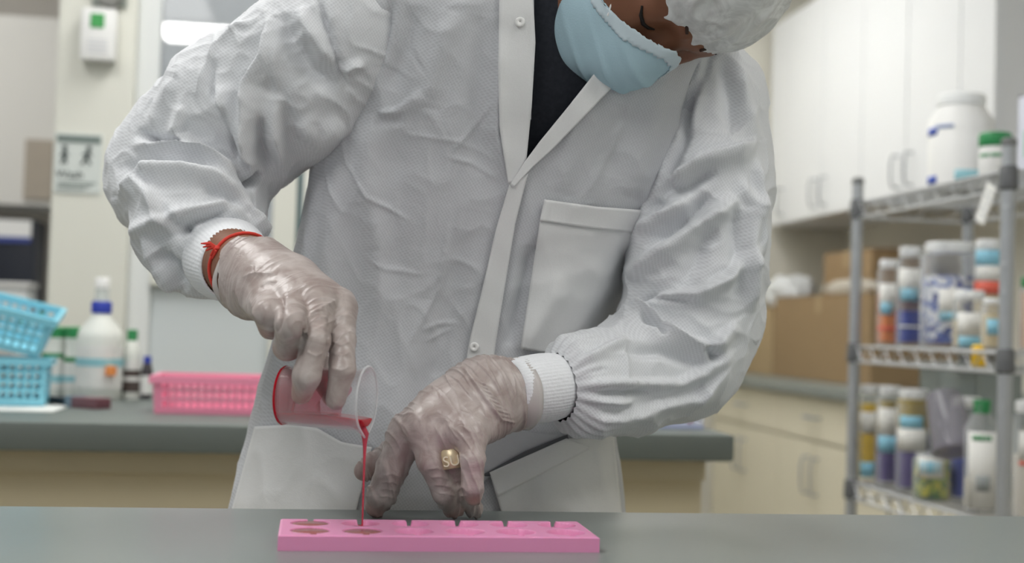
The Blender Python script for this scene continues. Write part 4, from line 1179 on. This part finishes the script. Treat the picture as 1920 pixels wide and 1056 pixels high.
def on_mask(s_, u, g=.0015):
    """point on the mask in head coordinates, found along the face direction"""
    o_ = hp(s_, u, .25); d = -Hf
    f = np.linspace(0, .3, 400); P = o_ + f[:, None] * d
    v = mask_sd(P); i = np.argmax(v < g)
    return P[i]
gb = (((V - HC) @ HA.T / HK)[:, 1] - (.010 - np.maximum(np.abs(((V - HC) @ HA.T / HK)[:, 0]) - .006, 0) * .85))
Nb = normals(V, Q)
Qb = Q[(gb[Q] > -.0125).all(1)]
ub, inv = np.unique(Qb, return_inverse=True)
me = npmesh('mask_band', to_world(V[ub] + Nb[ub] * .0010), inv.reshape(Qb.shape))
o = link('mask_band', me, mat('mask band white', (206, 222, 230), 0.7, noise=.03), mask, True)
s = o.modifiers.new('thickness', 'SOLIDIFY'); s.thickness = .0008
for sd in (1, -1):
    a = on_mask(sd * .050, -.032, .001)
    B().tube([tuple(to_world(np.array([q]))[0]) for q in (a, hp(sd * .072, .004, .025), hp(sd * .080, .016, .0), hp(sd * .078, .012, -.02), hp(sd * .076, -.015, -.022), hp(sd * .07, -.06, .01), on_mask(sd * .052, -.085, .001))], .0008, 6).out('ear_loop', M_white, mask, True)
def hair_sd(P):
    d = ell_sd(P, hp(0, .036, -.022), HA, (.073, .091, .092))
    L = (P - HC) @ HA.T / HK
    return smax(d, -(L[:, 1] - (.060 - 1.0 * (L[:, 2] < 0) * .05) + .9 * np.minimum(L[:, 2] - .05, 0) * -1 * -1), .008)
V, Q = sdf_mesh(hair_sd, HC - .2, HC + .2, 0.004)
V = relax(V, Q, 2); N = normals(V, Q); V = V + N * (.002 * perlin(V * 90))[:, None]
finish('hair', V, Q, M_hair, person)
def net_sd(P):
    d = ell_sd(P, hp(0, .042, -.014), HA, (.086, .086, .106))
    L = (P - HC) @ HA.T / HK
    return smax(d, -(L[:, 1] - (.004 + .70 * np.minimum(L[:, 2] - .07, 0))), .008)
V, Q = sdf_mesh(net_sd, HC - .22, HC + .22, 0.0035)
V = relax(V, Q, 3); V, Q = subdivide(V, Q); V = relax(V, Q, 1); N = normals(V, Q)
L = (V - HC) @ HA.T
ang = np.arctan2(L[:, 0], L[:, 2])
D = .006 * perlin(V * 13) + .003 * perlin(np.stack([ang * 9, L[:, 1] * 10, L[:, 2] * 4], 1)) + .0016 * np.clip(1 - 3 * np.abs(perlin(V * 26)), 0, 1) ** 3
V = V + N * D[:, None]
m = bpy.data.materials.new('hair net gauze'); m.use_nodes = True
nt = m.node_tree; bs = nt.nodes['Principled BSDF']; bs.inputs['Base Color'].default_value = lin((236, 238, 238)) + (1,); bs.inputs['Roughness'].default_value = .8
tc = nt.nodes.new('ShaderNodeTexCoord'); nz = nt.nodes.new('ShaderNodeTexNoise'); nz.inputs['Scale'].default_value = 34; nz.inputs['Detail'].default_value = 4; nz.inputs['Distortion'].default_value = 3
nt.links.new(tc.outputs['Object'], nz.inputs['Vector'])
mr = nt.nodes.new('ShaderNodeMapRange'); mr.inputs['From Min'].default_value = .35; mr.inputs['From Max'].default_value = .65; mr.inputs['To Min'].default_value = .70; mr.inputs['To Max'].default_value = .95
nt.links.new(nz.outputs['Fac'], mr.inputs['Value']); nt.links.new(mr.outputs[0], bs.inputs['Alpha'])
net = finish('hair_net', V, Q, m, person)
net['label'] = 'translucent white bouffant hair net'
# brows and lashes
for s_ in (1, -1):
    q = [hp(s_ * x, u, 0) for x, u in ((.014, .026), (.024, .031), (.038, .031), (.050, .026))]
    pts = []
    for c in q:
        f = np.linspace(.16, 0, 500); P = c + f[:, None] * Hf; i = np.argmax(head_sd(P) < -.0004); pts.append(P[i])
    B().tube([tuple(v) for v in to_world(np.array(pts))], [.0012, .0022, .0022, .0010], 8).out('eyebrow', mat('brow brown', (58, 40, 33), .7, noise=.2, nscale=300), person, True)
    if s_ < 0: continue
    q = [hp(s_ * x, u, 0) for x, u in ((.020, -.002), (.027, -.005), (.034, -.006), (.042, -.004), (.047, .0))]
    pts = []
    for c in q:
        f = np.linspace(.16, 0, 500); P = c + f[:, None] * Hf; i = np.argmax(head_sd(P) < .0005); pts.append(P[i])
    B().tube([tuple(v) for v in to_world(np.array(pts))], [.0008, .0015, .0018, .0016, .0008], 8).out('eyelash', M_hair, person, True)

# ================================================================== gloved hands
M_glove = bpy.data.materials.new('vinyl glove'); M_glove.use_nodes = True
nt = M_glove.node_tree; bs = nt.nodes['Principled BSDF']
bs.inputs['Roughness'].default_value = 0.33; bs.inputs['Specular IOR Level'].default_value = 0.5
tc = nt.nodes.new('ShaderNodeTexCoord'); nz = nt.nodes.new('ShaderNodeTexNoise'); nz.inputs['Scale'].default_value = 55; nz.inputs['Detail'].default_value = 5; nz.inputs['Distortion'].default_value = 1.0
nt.links.new(tc.outputs['Object'], nz.inputs['Vector'])
rp = nt.nodes.new('ShaderNodeValToRGB')
rp.color_ramp.elements[0].position = .35; rp.color_ramp.elements[0].color = lin((160, 145, 140)) + (1,)
rp.color_ramp.elements[1].position = .68; rp.color_ramp.elements[1].color = lin((192, 182, 178)) + (1,)
at_ = nt.nodes.new('ShaderNodeAttribute'); at_.attribute_name = 'cling'
mx = nt.nodes.new('ShaderNodeMix'); mx.data_type = 'RGBA'; mx.inputs['B'].default_value = lin((186, 132, 122)) + (1,)
nt.links.new(nz.outputs['Fac'], rp.inputs[0]); nt.links.new(rp.outputs[0], mx.inputs['A']); nt.links.new(at_.outputs['Fac'], mx.inputs['Factor'])
nt.links.new(mx.outputs['Result'], bs.inputs['Base Color'])
n2 = nt.nodes.new('ShaderNodeTexNoise'); n2.inputs['Scale'].default_value = 75; n2.inputs['Detail'].default_value = 2; n2.inputs['Distortion'].default_value = 2.0
nt.links.new(tc.outputs['Object'], n2.inputs['Vector'])
bp = nt.nodes.new('ShaderNodeBump'); bp.inputs['Strength'].default_value = .25; bp.inputs['Distance'].default_value = .002
nt.links.new(n2.outputs['Fac'], bp.inputs['Height']); nt.links.new(bp.outputs[0], bs.inputs['Normal'])

def glove(chains, palm, kp, kf, lo, hi, FL, axis, seed, tips, cut=None, wr=1.0, extra=None):
    pc = [pxchain(c) for c in palm]; fc = [pxchain(c) for c in chains]
    def f(P):
        d = None
        for c in pc:
            e = chain_sd(P, c, .006); d = e if d is None else smin(d, e, kp)
        g = None
        for c in fc:
            e = chain_sd(P, c, .003)
            g = e if g is None else smin(g, e, kf)
        d = smin(d, g, .007)
        if extra is not None: d = extra(P, d)
        return d
    V, Q = sdf_mesh(f, lo, hi, 0.0015)
    V = relax(V, Q, 3); V, Q = subdivide(V, Q); V = relax(V, Q, 1)
    N = normals(V, Q)
    D = folds(V, N, FL)
    # stretch wrinkles run across the hand: fast along its axis, slow across
    a = np.array(axis, float); a /= np.linalg.norm(a)
    t = V @ a
    Wv = V * 18 + np.outer(t, a) * 165
    patch = np.clip(perlin(V * 24 + seed + 30) * 1.6 + .62, 0.1, 1)
    D += wr * (.0011 * patch * np.clip(1 - 2.8 * np.abs(perlin(Wv + seed)), 0, 1) ** 3 + .0006 * perlin(V * 45 + seed))
    V = V + N * D[:, None]
    cl = np.zeros(len(V))
    for q, r in tips:
        cl = np.maximum(cl, np.clip(1.3 - np.linalg.norm(V - q, axis=1) / r, 0, 1))
    if cut: V, Q = trim(V, Q, *cut(V))
    o = finish('glove', V, Q, M_glove, person)
    A = o.data.attributes.new('cling', 'FLOAT', 'POINT'); A.data.foreach_set('value', (cl * .55).astype(np.float32))
    return o
hx = cp(1000, 737, 1.10) - cp(900, 750, 1.075); hxn = hx / np.linalg.norm(hx)
# left hand of the person, fingertips planted on the counter
dz = .022
sh = lambda c, d=dz: [(x, y, z + d, r) for x, y, z, r in c]
LF = [sh([(765, 812, 1.035, 36), (736, 878, 1.03, 29), (716, 926, 1.035, 26), (704, 950, 1.042, 20)]),
      sh([(796, 800, 1.022, 34), (805, 865, 1.014, 24), (834, 922, 1.022, 24), (850, 952, 1.040, 20)]),
      sh([(846, 806, 1.024, 30), (849, 862, 1.022, 21), (868, 920, 1.03, 20), (889, 954, 1.046, 17)]),
      sh([(884, 815, 1.010, 28), (886, 862, 0.998, 23), (887, 912, 1.000, 19), (887, 934, 1.004, 16)]),
      sh([(800, 805, 1.060, 38), (742, 849, 1.073, 28), (702, 872, 1.078, 24), (683, 883, 1.08, 20)])]
LP = [sh([(990, 738, 1.078, 64), (950, 742, 1.068, 62), (900, 745, 1.055, 60), (830, 775, 1.04, 46)]), sh([(905, 730, 1.06, 56), (840, 760, 1.05, 44), (768, 812, 1.037, 38)]),
      sh([(900, 750, 1.05, 54), (800, 798, 1.024, 36)]), sh([(900, 760, 1.05, 52), (848, 804, 1.022, 34)]), sh([(915, 765, 1.05, 50), (884, 815, 1.012, 29)])]
LFo = [([(884, 690), (860, 720), (835, 740)], 5, 1.0, 's')]
for i in range(9):                             # arcs around the wrist and back of the hand
    x = 905 + i * 6 - 8
    LFo.append(([(x - 30, 690 + i * 9), (x - 5, 715 + i * 9), (x + 22, 728 + i * 8)], 2.6, 1.5 if i % 2 else 2.1, 's'))
LFo += [([(820, 805), (835, 835), (845, 855)], 3, 1.2, 's'), ([(838, 795), (862, 825)], 3, 1.2, 's'), ([(800, 820), (806, 850)], 3, .9, 's'),
        ([(868, 800), (884, 812)], 3, 1.3, 's'), ([(790, 790), (815, 788), (840, 800)], 12, -1.5), ([(860, 770), (885, 780), (905, 800)], 3, 1.2, 's')]
for i in range(4):
    LFo.append(([(718 + i * -2, 892 + i * 13), (735 - i * 3, 888 + i * 14), (750 - i * 4, 894 + i * 13)], 2.4, .9, 's'))
    LFo.append(([(800 + i * 7, 880 + i * 15), (820 + i * 6, 878 + i * 16), (836 + i * 6, 886 + i * 15)], 2.4, .9, 's'))
    LFo.append(([(846 + i * 6, 888 + i * 14), (860 + i * 6, 886 + i * 14)], 2.2, .8, 's'))
gl = glove(LF, LP, .016, .0015, (-.135, .04, .97), (.03, .21, 1.16), LFo, cp(945, 742, 1.07) - cp(800, 800, 1.04), 2.0,
           [(cp(696, 884, 1.10), .016), (cp(702, 955, 1.06), .012), (cp(887, 938, 1.02), .007), (cp(852, 958, 1.06), .010)], lambda V: ((V - cp(972, 739, 1.092)) @ hxn, hxn), 1.7)
gl['label'] = 'clear vinyl glove on the hand resting on the counter'
hx = cp(1000, 737, 1.10) - cp(900, 750, 1.075)
ring_tube('glove_hem', [(cp(948, 741, 1.0875), hx, .0252), (cp(957, 740, 1.0895), hx, .0270), (cp(966, 740, 1.0915), hx, .0285), (cp(975, 739, 1.093), hx, .0296), (cp(983, 738, 1.095), hx, .0302)],
          mat('glove film', (214, 208, 205), .35, alpha=.7), gl, 96, 0, .0006, .02)
# ring on the ring finger, worn over the glove
M_gold = mat('pale gold', (236, 220, 184), 0.35, metal=0.35, noise=0.1, nscale=60)
c0 = cp(845, 842, 1.042); c1 = cp(851, 879, 1.040)
ax_ = c1 - c0
rg_ = ring_tube('ring', [(c0 + ax_ * t_, ax_, r_) for t_, r_ in ((.0, .0100), (.05, .0112), (.5, .0118), (.95, .0112), (1, .0100))], M_gold, gl, 48, 0, .0012)
rg_['label'] = 'pale gold ring with raised letters'
cc = (c0 + c1) / 2; axn = ax_ / np.linalg.norm(ax_); nrm = -cc / np.linalg.norm(cc); nrm -= axn * (nrm @ axn); nrm /= np.linalg.norm(nrm)
xw = np.cross(axn, nrm)
if xw[0] < 0: xw = -xw
ctr = to_world(np.array([cc + nrm * .0119 + axn * .002 - xw * .001]))[0]
tw = lambda v: RIGHT * v[0] - UP * v[1] + FWD * v[2]
Rm = Matrix((tuple(tw(xw)), tuple(tw(-axn)), tuple(tw(nrm)))).transposed().to_4x4()
text('SU', ctr[0], ctr[1], ctr[2], .0115, mat('gold letters', (250, 240, 214), .35, metal=.3), rg_, Rm, .0006)

# right hand of the person, gripping the beaker from above
RF = [[(500, 568, .985, 32), (505, 588, .948, 27), (508, 614, .975, 23)],
      [(547, 576, .970, 35), (546, 608, .925, 29), (538, 650, .948, 26), (545, 650, .97, 23)],
      [(593, 574, .965, 34), (592, 640, .937, 27), (575, 705, .932, 26), (566, 738, .938, 20)],
      [(636, 580, .980, 32), (642, 635, .958, 25), (641, 695, .945, 24), (629, 750, .946, 19)],
      [(540, 590, 1.01, 34), (585, 660, 1.018, 27), (615, 715, 1.006, 25), (625, 745, 1.000, 20)]]
RP = [[(462, 502, 1.045, 56), (500, 570, .985, 35)], [(470, 505, 1.04, 56), (548, 572, .972, 38)], [(475, 505, 1.04, 54), (530, 525, 1.005, 46), (595, 568, .972, 36)],
      [(480, 505, 1.04, 52), (560, 528, 1.01, 38), (634, 576, .984, 33)], [(500, 540, 1.01, 50), (560, 580, .99, 40)]]
RFo = [([(535, 560), (560, 545), (585, 532)], 3.5, 1.6, 's'), ([(572, 600), (600, 580), (632, 560)], 4, 2.0, 's'), ([(600, 615), (625, 600), (655, 592)], 4, 2.0, 's'),
       ([(470, 560), (478, 590), (484, 600)], 3, 1.2, 's'), ([(455, 520), (480, 512), (520, 515)], 4, 1.4, 's'), ([(490, 538), (505, 528), (520, 530)], 3, 1.2, 's'),
       ([(440, 540), (452, 570), (475, 598)], 5, 1.4, 's'), ([(530, 558), (527, 590), (521, 625)], 4, -4), ([(575, 590), (571, 630), (562, 668)], 4, -3.5), ([(617, 590), (616, 640), (607, 690)], 4, -3),
       ([(620, 640), (640, 648), (658, 640)], 3, 1, 's'), ([(622, 662), (642, 668), (656, 660)], 3, 1, 's'), ([(620, 690), (640, 695), (655, 688)], 3, 1, 's'), ([(575, 660), (592, 668), (606, 660)], 3, .8, 's')]
def loose_r(P, d):                             # baggy glove wrist hanging below the hand
    e = chain_sd(P, pxchain([(455, 520, 1.045, 62), (466, 556, 1.025, 42)]), .01)
    return smin(d, e, .012)
wrist0 = cp(466, 524, 1.040); axw = cp(480, 530, 1.02) - cp(446, 506, 1.058); axw /= np.linalg.norm(axw)
gr = glove(RF, RP, .014, .0015, (-.225, -.035, .90), (-.11, .11, 1.10), RFo, cp(462, 502, 1.045) - cp(595, 568, .97), 11.0,
           [(cp(566, 745, .938), .012), (cp(540, 650, .95), .012), (cp(507, 615, .965), .012)], lambda V: (-((V - wrist0) @ axw), -axw), .8, loose_r)
gr['label'] = 'clear vinyl glove on the hand gripping the beaker'
ring_tube('glove_hem', [(wrist0 + axw * .005, axw, .0262), (wrist0, axw, .0268), (wrist0 - axw * .004, axw, .0272)], mat('glove film', (214, 208, 205), .35, alpha=.7), gl if False else gr, 96, 0, .0006, .02)
# red thread round the wrist
M_thr = mat('red thread', (226, 70, 58), .7, noise=.2, nscale=400)
wc = cp(456, 503, 1.056)
a = np.cross(axw, np.array([0, 1.0, .2])); a /= np.linalg.norm(a); b2 = np.cross(axw, a)
loop = []
for k in range(37):
    dv = a * math.cos(k / 36 * 2 * math.pi) + b2 * math.sin(k / 36 * 2 * math.pi)
    rr = np.linspace(.012, .045, 300); Pq = wc + axw * .0015 * math.sin(k) + rr[:, None] * dv
    loop.append(tuple(to_world(Pq[[int(np.argmax(body_sd(Pq) > .0006))]])[0]))
th = B().tube(loop, .0014, 8).out('thread_bracelet', M_thr, person, True)
th['label'] = 'red thread bracelet with frayed knot'
lx, ly, lz = to_px(np.array(loop)); front = lz < np.median(lz)
ki = int(np.argmin(np.where(front, np.hypot(lx - 432, ly - 488), 1e9)))
k0 = cp(float(lx[ki]), float(ly[ki]), float(lz[ki]) - .001)
B().lathe([(0, -.0028), (.0022, -.0018), (.0030, 0), (.0022, .0018), (0, .0028)], to_world(k0[None])[0], 12).out('knot', M_thr, th, True)
for dx_, dy_ in ((-30, -10), (-26, -3), (-12, 14), (-8, 20), (-20, 4)):
    m_ = k0 + np.array([dx_ * .5 + 3, dy_ * .5 - 5, 0]) / F + np.array([0, 0, -.002]); e_ = k0 + np.array([dx_, dy_, 0]) / F + np.array([0, 0, -.001])
    B().tube([tuple(to_world(q[None])[0]) for q in (k0, m_, e_)], [.0018, .0016, .0005], 6).out('thread_end', M_thr, th, True)

# ================================================================== beaker, syrup, mould
M_bk = thin_glass('beaker glass', (236, 238, 240), 0.03, .04)
bx = np.array([math.cos(math.radians(12)), .035, -math.sin(math.radians(12))]); bx /= np.linalg.norm(bx)   # base towards rim
bc = cp(528, 741, .978)                        # centre of the base
BL, BR = .0655, .0216
bw = to_world(np.array([bc]))[0]; bd = tw(bx)
zax = Vector(bd).normalized(); yax = zax.cross(Vector(UP)).normalized(); xax = yax.cross(zax)
Rb = Matrix((xax, yax, zax)).transposed()
beaker = empty('beaker', bw); tag(beaker, 'small glass beaker tipped on its side in the gloved hand', 'beaker')
n = 56
prof = [(.0, 0), (BR - .004, .0), (BR - .001, .0012), (BR, .004), (BR, BL - .008), (BR + .0006, BL - .004), (BR + .0026, BL - .0008), (BR + .0030, BL), (BR + .0018, BL + .0004), (BR - .0006, BL - .004),
        (BR - .0013, BL - .009), (BR - .0013, .0045), (BR - .003, .0022), (0, .002)]
V, Fc = [], []
for r, h in prof:
    for k in range(n):
        an = 2 * math.pi * k / n
        rr = r
        if h > BL - .010 and r > .01:          # pouring lip on the low side
            q = math.exp(-((an - math.pi) / .26) ** 2); rr = r + q * .0035 * min(1, (h - BL + .010) / .008)
        V.append(tuple(Vector(bw) + Rb @ Vector((math.cos(an) * rr, math.sin(an) * rr, h))))
for i in range(len(prof) - 1):
    for k in range(n):
        Fc.append((i * n + k, i * n + (k + 1) % n, (i + 1) * n + (k + 1) % n, (i + 1) * n + k))
bo = pymesh('beaker_wall', V, Fc, M_bk, beaker, True)
bm = bmesh.new(); bm.from_mesh(bo.data); bmesh.ops.remove_doubles(bm, verts=bm.verts, dist=1e-6); bmesh.ops.recalc_face_normals(bm, faces=bm.faces); bm.to_mesh(bo.data); bm.free()
M_syr = mat('red syrup', (206, 10, 36), .08, trans=.25, ior=1.36, spec=.5)
M_film = bpy.data.materials.new('red syrup film'); M_film.use_nodes = True
nt = M_film.node_tree
tb = nt.nodes.new('ShaderNodeBsdfTransparent'); tb.inputs[0].default_value = (.96, .52, .58, 1)
bs2 = nt.nodes['Principled BSDF']; bs2.inputs['Base Color'].default_value = lin((214, 20, 50)) + (1,); bs2.inputs['Roughness'].default_value = .1
lw = nt.nodes.new('ShaderNodeLayerWeight'); lw.inputs['Blend'].default_value = .25
mr = nt.nodes.new('ShaderNodeMapRange'); mr.inputs['To Min'].default_value = .05; mr.inputs['To Max'].default_value = .85
nt.links.new(lw.outputs['Facing'], mr.inputs['Value'])
ms = nt.nodes.new('ShaderNodeMixShader'); nt.links.new(mr.outputs[0], ms.inputs[0]); nt.links.new(tb.outputs[0], ms.inputs[1]); nt.links.new(bs2.outputs[0], ms.inputs[2])
nt.links.new(ms.outputs[0], nt.nodes['Material Output'].inputs['Surface'])
R3 = np.array(Rb)
def syr_sd(P):
    L = (P - bw) @ R3
    r = np.hypot(L[:, 0], L[:, 1])
    d = smax(smax(r - (BR - .0018), .0028 - L[:, 2], .002), L[:, 2] - (BL + .0012), .001)
    lv = to_world(np.array([cp(560, 772, .98)]))[0][2]
    slope = .08 * np.clip(L[:, 2] - BL * .6, 0, 1)
    return smax(d, P[:, 2] - (lv - slope * 1.2), .0015)
V, Q = sdf_mesh(syr_sd, bw - .09, bw + .09, .001)
V = relax(V, Q, 2)
o = link('syrup', npmesh('syrup', V, Q), M_syr, beaker, True)
# film of syrup left on the base end of the wall
V, Fc = [], []
for i, h in enumerate(np.linspace(.0026, BL * .62, 12)):
    for k in range(n):
        an = 2 * math.pi * k / n
        hh = h if i < 11 else h + .006 * math.sin(3 * an) + .004 * math.sin(5 * an + 1)
        V.append(tuple(Vector(bw) + Rb @ Vector((math.cos(an) * (BR - .0016), math.sin(an) * (BR - .0016), hh))))
Fc.append(tuple(range(n)))
for i in range(11):
    for k in range(n): Fc.append((i * n + k, i * n + (k + 1) % n, (i + 1) * n + (k + 1) % n, (i + 1) * n + k))
pymesh('syrup_film', V, Fc, M_film, beaker, True)

loopr = [tuple(Vector(bw) + Rb @ Vector((math.cos(k / 48 * 2 * math.pi) * (BR + .0026 + .0035 * math.exp(-((k / 48 * 2 * math.pi - math.pi) / .26) ** 2)), math.sin(k / 48 * 2 * math.pi) * (BR + .0026), BL))) for k in range(49)]
B().tube(loopr, .0008, 8).out('rim', thin_glass('beaker rim glass', (240, 242, 244), 0.30, .04), beaker, True)
V = [tuple(Vector(bw) + Rb @ Vector((math.cos(k / 48 * 2 * math.pi) * (BR - .0008), math.sin(k / 48 * 2 * math.pi) * (BR - .0008), .0024))) for k in range(49)]
B().tube(V, .0011, 8).out('syrup_ring', M_syr, beaker, True)

# mould
MX0, MX1, MY0, MY1, MZ, MH = -.017, .2035, .912, .9885, .91, .0105
M_mold = mat('pink silicone', (226, 148, 189), .42, spec=.5, noise=.03, nscale=30, sss=.1)
nx, ny = 330, 116
gx = np.linspace(MX0, MX1, nx); gy = np.linspace(MY0, MY1, ny)
GX, GY = np.meshgrid(gx, gy, indexing='ij')
cxs = np.linspace(.0045, .1835, 6); CYF, CYB = .9345, .9690; CR = .0140
Hh = np.zeros_like(GX)
sst = lambda e0, e1, x: np.clip((x - e0) / (e1 - e0), 0, 1) ** 2 * (3 - 2 * np.clip((x - e0) / (e1 - e0), 0, 1))
for cx in cxs:
    for cy_, dirn in ((CYF, -1), (CYB, 1)):
        r = np.hypot(GX - cx, GY - cy_)
        dpt = .0062 * (1 - sst(CR - .0016, CR, r))
        chn = .0042 * (1 - sst(.0014, .0022, np.abs(GX - cx - (.002 if dirn < 0 else 0)))) * ((GY - cy_) * dirn > 0)
        if dirn < 0: chn = chn * (GY > MY0 + .004)
        Hh = np.maximum(Hh, np.maximum(dpt, chn))
edge = np.minimum(np.minimum(GX - MX0, MX1 - GX), np.minimum(GY - MY0, MY1 - GY))
top = MZ + MH - Hh - .0008 * (1 - sst(0, .0015, edge))
V = np.stack([GX, GY, top], -1).reshape(-1, 3).tolist()
idx = lambda i, j: i * ny + j
Fc = [(idx(i, j), idx(i + 1, j), idx(i + 1, j + 1), idx(i, j + 1)) for i in range(nx - 1) for j in range(ny - 1)]
ringi = [idx(i, 0) for i in range(nx)] + [idx(nx - 1, j) for j in range(1, ny)] + [idx(i, ny - 1) for i in range(nx - 2, -1, -1)] + [idx(0, j) for j in range(ny - 2, 0, -1)]
base0 = len(V)
for q in ringi: V.append((V[q][0], V[q][1], MZ))
m_ = len(ringi)
for k in range(m_): Fc.append((ringi[(k + 1) % m_], ringi[k], base0 + k, base0 + (k + 1) % m_))
Fc.append(tuple(base0 + k for k in range(m_))[::-1])
mo = pymesh('lollipop_mold', V, Fc, M_mold, None, True)
mo.data.set_sharp_from_angle(angle=math.radians(50))
tag(mo, 'pink silicone lollipop mould with twelve round cavities on the counter', 'mould')
M_candy = mat('dark red candy', (166, 96, 92), .16, spec=.6, noise=.15, nscale=60)
M_stick = mat('candy in channel', (150, 20, 30), .15, spec=.6)
for cx, cy_, l, lev in ((cxs[0], CYF, 'poured dark candy disc in the front left mould cavity', .0004), (cxs[1], CYF, 'poured candy disc second from left in the front row', .0005),
                        (cxs[0], CYB, 'poured dark candy disc in the back left mould cavity', .0004), (cxs[1], CYB, 'fresh red candy pool under the pouring stream', .0034)):
    t = empty('candy_disc', (cx, cy_, MZ + MH - .0062)); tag(t, l, 'candy', 'candy discs in the mould')
    z0 = MZ + MH - .0060; z1 = MZ + MH - lev
    B().lathe([(CR - .0022, z0), (CR - .0016, z0 + .001), (CR - .0012, z1 - .0004), (CR - .002, z1), (0, z1 + .0002)], (cx, cy_, 0), 40).out('disc', M_candy if lev < .003 else M_syr, t, True)
    dr = -1 if cy_ == CYF else 1
    a_, b_ = sorted((cy_ + dr * (CR - .001), MY0 + .0045 if dr < 0 else MY1 - .003))
    ox = .002 if dr < 0 else 0
    B().box((cx + ox - .0013, a_, MZ + MH - .0040), (cx + ox + .0013, b_, MZ + MH - max(lev, .002)), .0003).out('tail', M_stick, t)
# pouring stream, from the lip into the second cavity of the back row
lip = Vector(bw) + Rb @ Vector((-(BR + .0045), 0, BL - .0005))
end = Vector((cxs[1] + .001, CYB - .002, MZ + MH - .004))
pts, rs = [], []
for h_, x_, r_ in ((BL - .016, -(BR - .004), .0016), (BL - .009, -(BR - .0035), .0026), (BL - .003, -(BR - .001), .0032)):
    q = Vector(bw) + Rb @ Vector((x_, 0, h_)); pts.append(tuple(q)); rs.append(r_)
for k in range(22):
    t_ = k / 21
    x = lip.x + (end.x - lip.x) * (1 - (1 - t_) ** 3)
    y = lip.y + (end.y - lip.y) * (1 - (1 - t_) ** 3)
    z = lip.z + .001 + (end.z - lip.z - .001) * t_
    pts.append((x, y, z)); rs.append(.0020 * math.exp(-t_ * 12) + .0010 * (1 - .4 * t_))
B().tube(pts, rs, 12).out('syrup_stream', mat('red syrup stream', (226, 84, 104), .08, trans=.5, ior=1.36), beaker, True)

# ================================================================== legs below the counter
pc = at(800, 950, 1.29)
def legs_sd(P):
    d = None
    for s_ in (-1, 1):
        c = np.array([pc[0] + s_ * .09, pc[1], 0])
        e = chain_sd(P, [(c + [0, 0, .86], .085), (c + [0, .0, .48], .06), (c + [0, .02, .10], .048)], .03)
        d = e if d is None else smin(d, e, .03)
    return smax(d, .045 - P[:, 2], .005)
V, Q = sdf_mesh(legs_sd, (pc[0] - .22, pc[1] - .12, .03), (pc[0] + .22, pc[1] + .14, .97), .01)
V = relax(V, Q, 3)
link('trousers', npmesh('trousers', V, Q), mat('dark trousers', (44, 46, 54), .85, noise=.1, nscale=60), person, True)
for s_ in (-1, 1):
    c = np.array([pc[0] + s_ * .09, pc[1], 0])
    def shoe_sd(P):
        d = smin(cap_sd(P, c + [0, .05, .038], c + [0, -.13, .030], .040, .034), cap_sd(P, c + [0, .03, .05], c + [0, .02, .09], .044, .05), .02)
        return smax(d, .0 - P[:, 2], .004)
    V, Q = sdf_mesh(shoe_sd, c + [-.08, -.2, -.02], c + [.08, .14, .16], .008)
    V = relax(V, Q, 2); V[:, 2] = np.maximum(V[:, 2], 0)
    link('shoe', npmesh('shoe', V, Q), mat('black shoe', (34, 34, 36), .5, noise=.1), person, True)
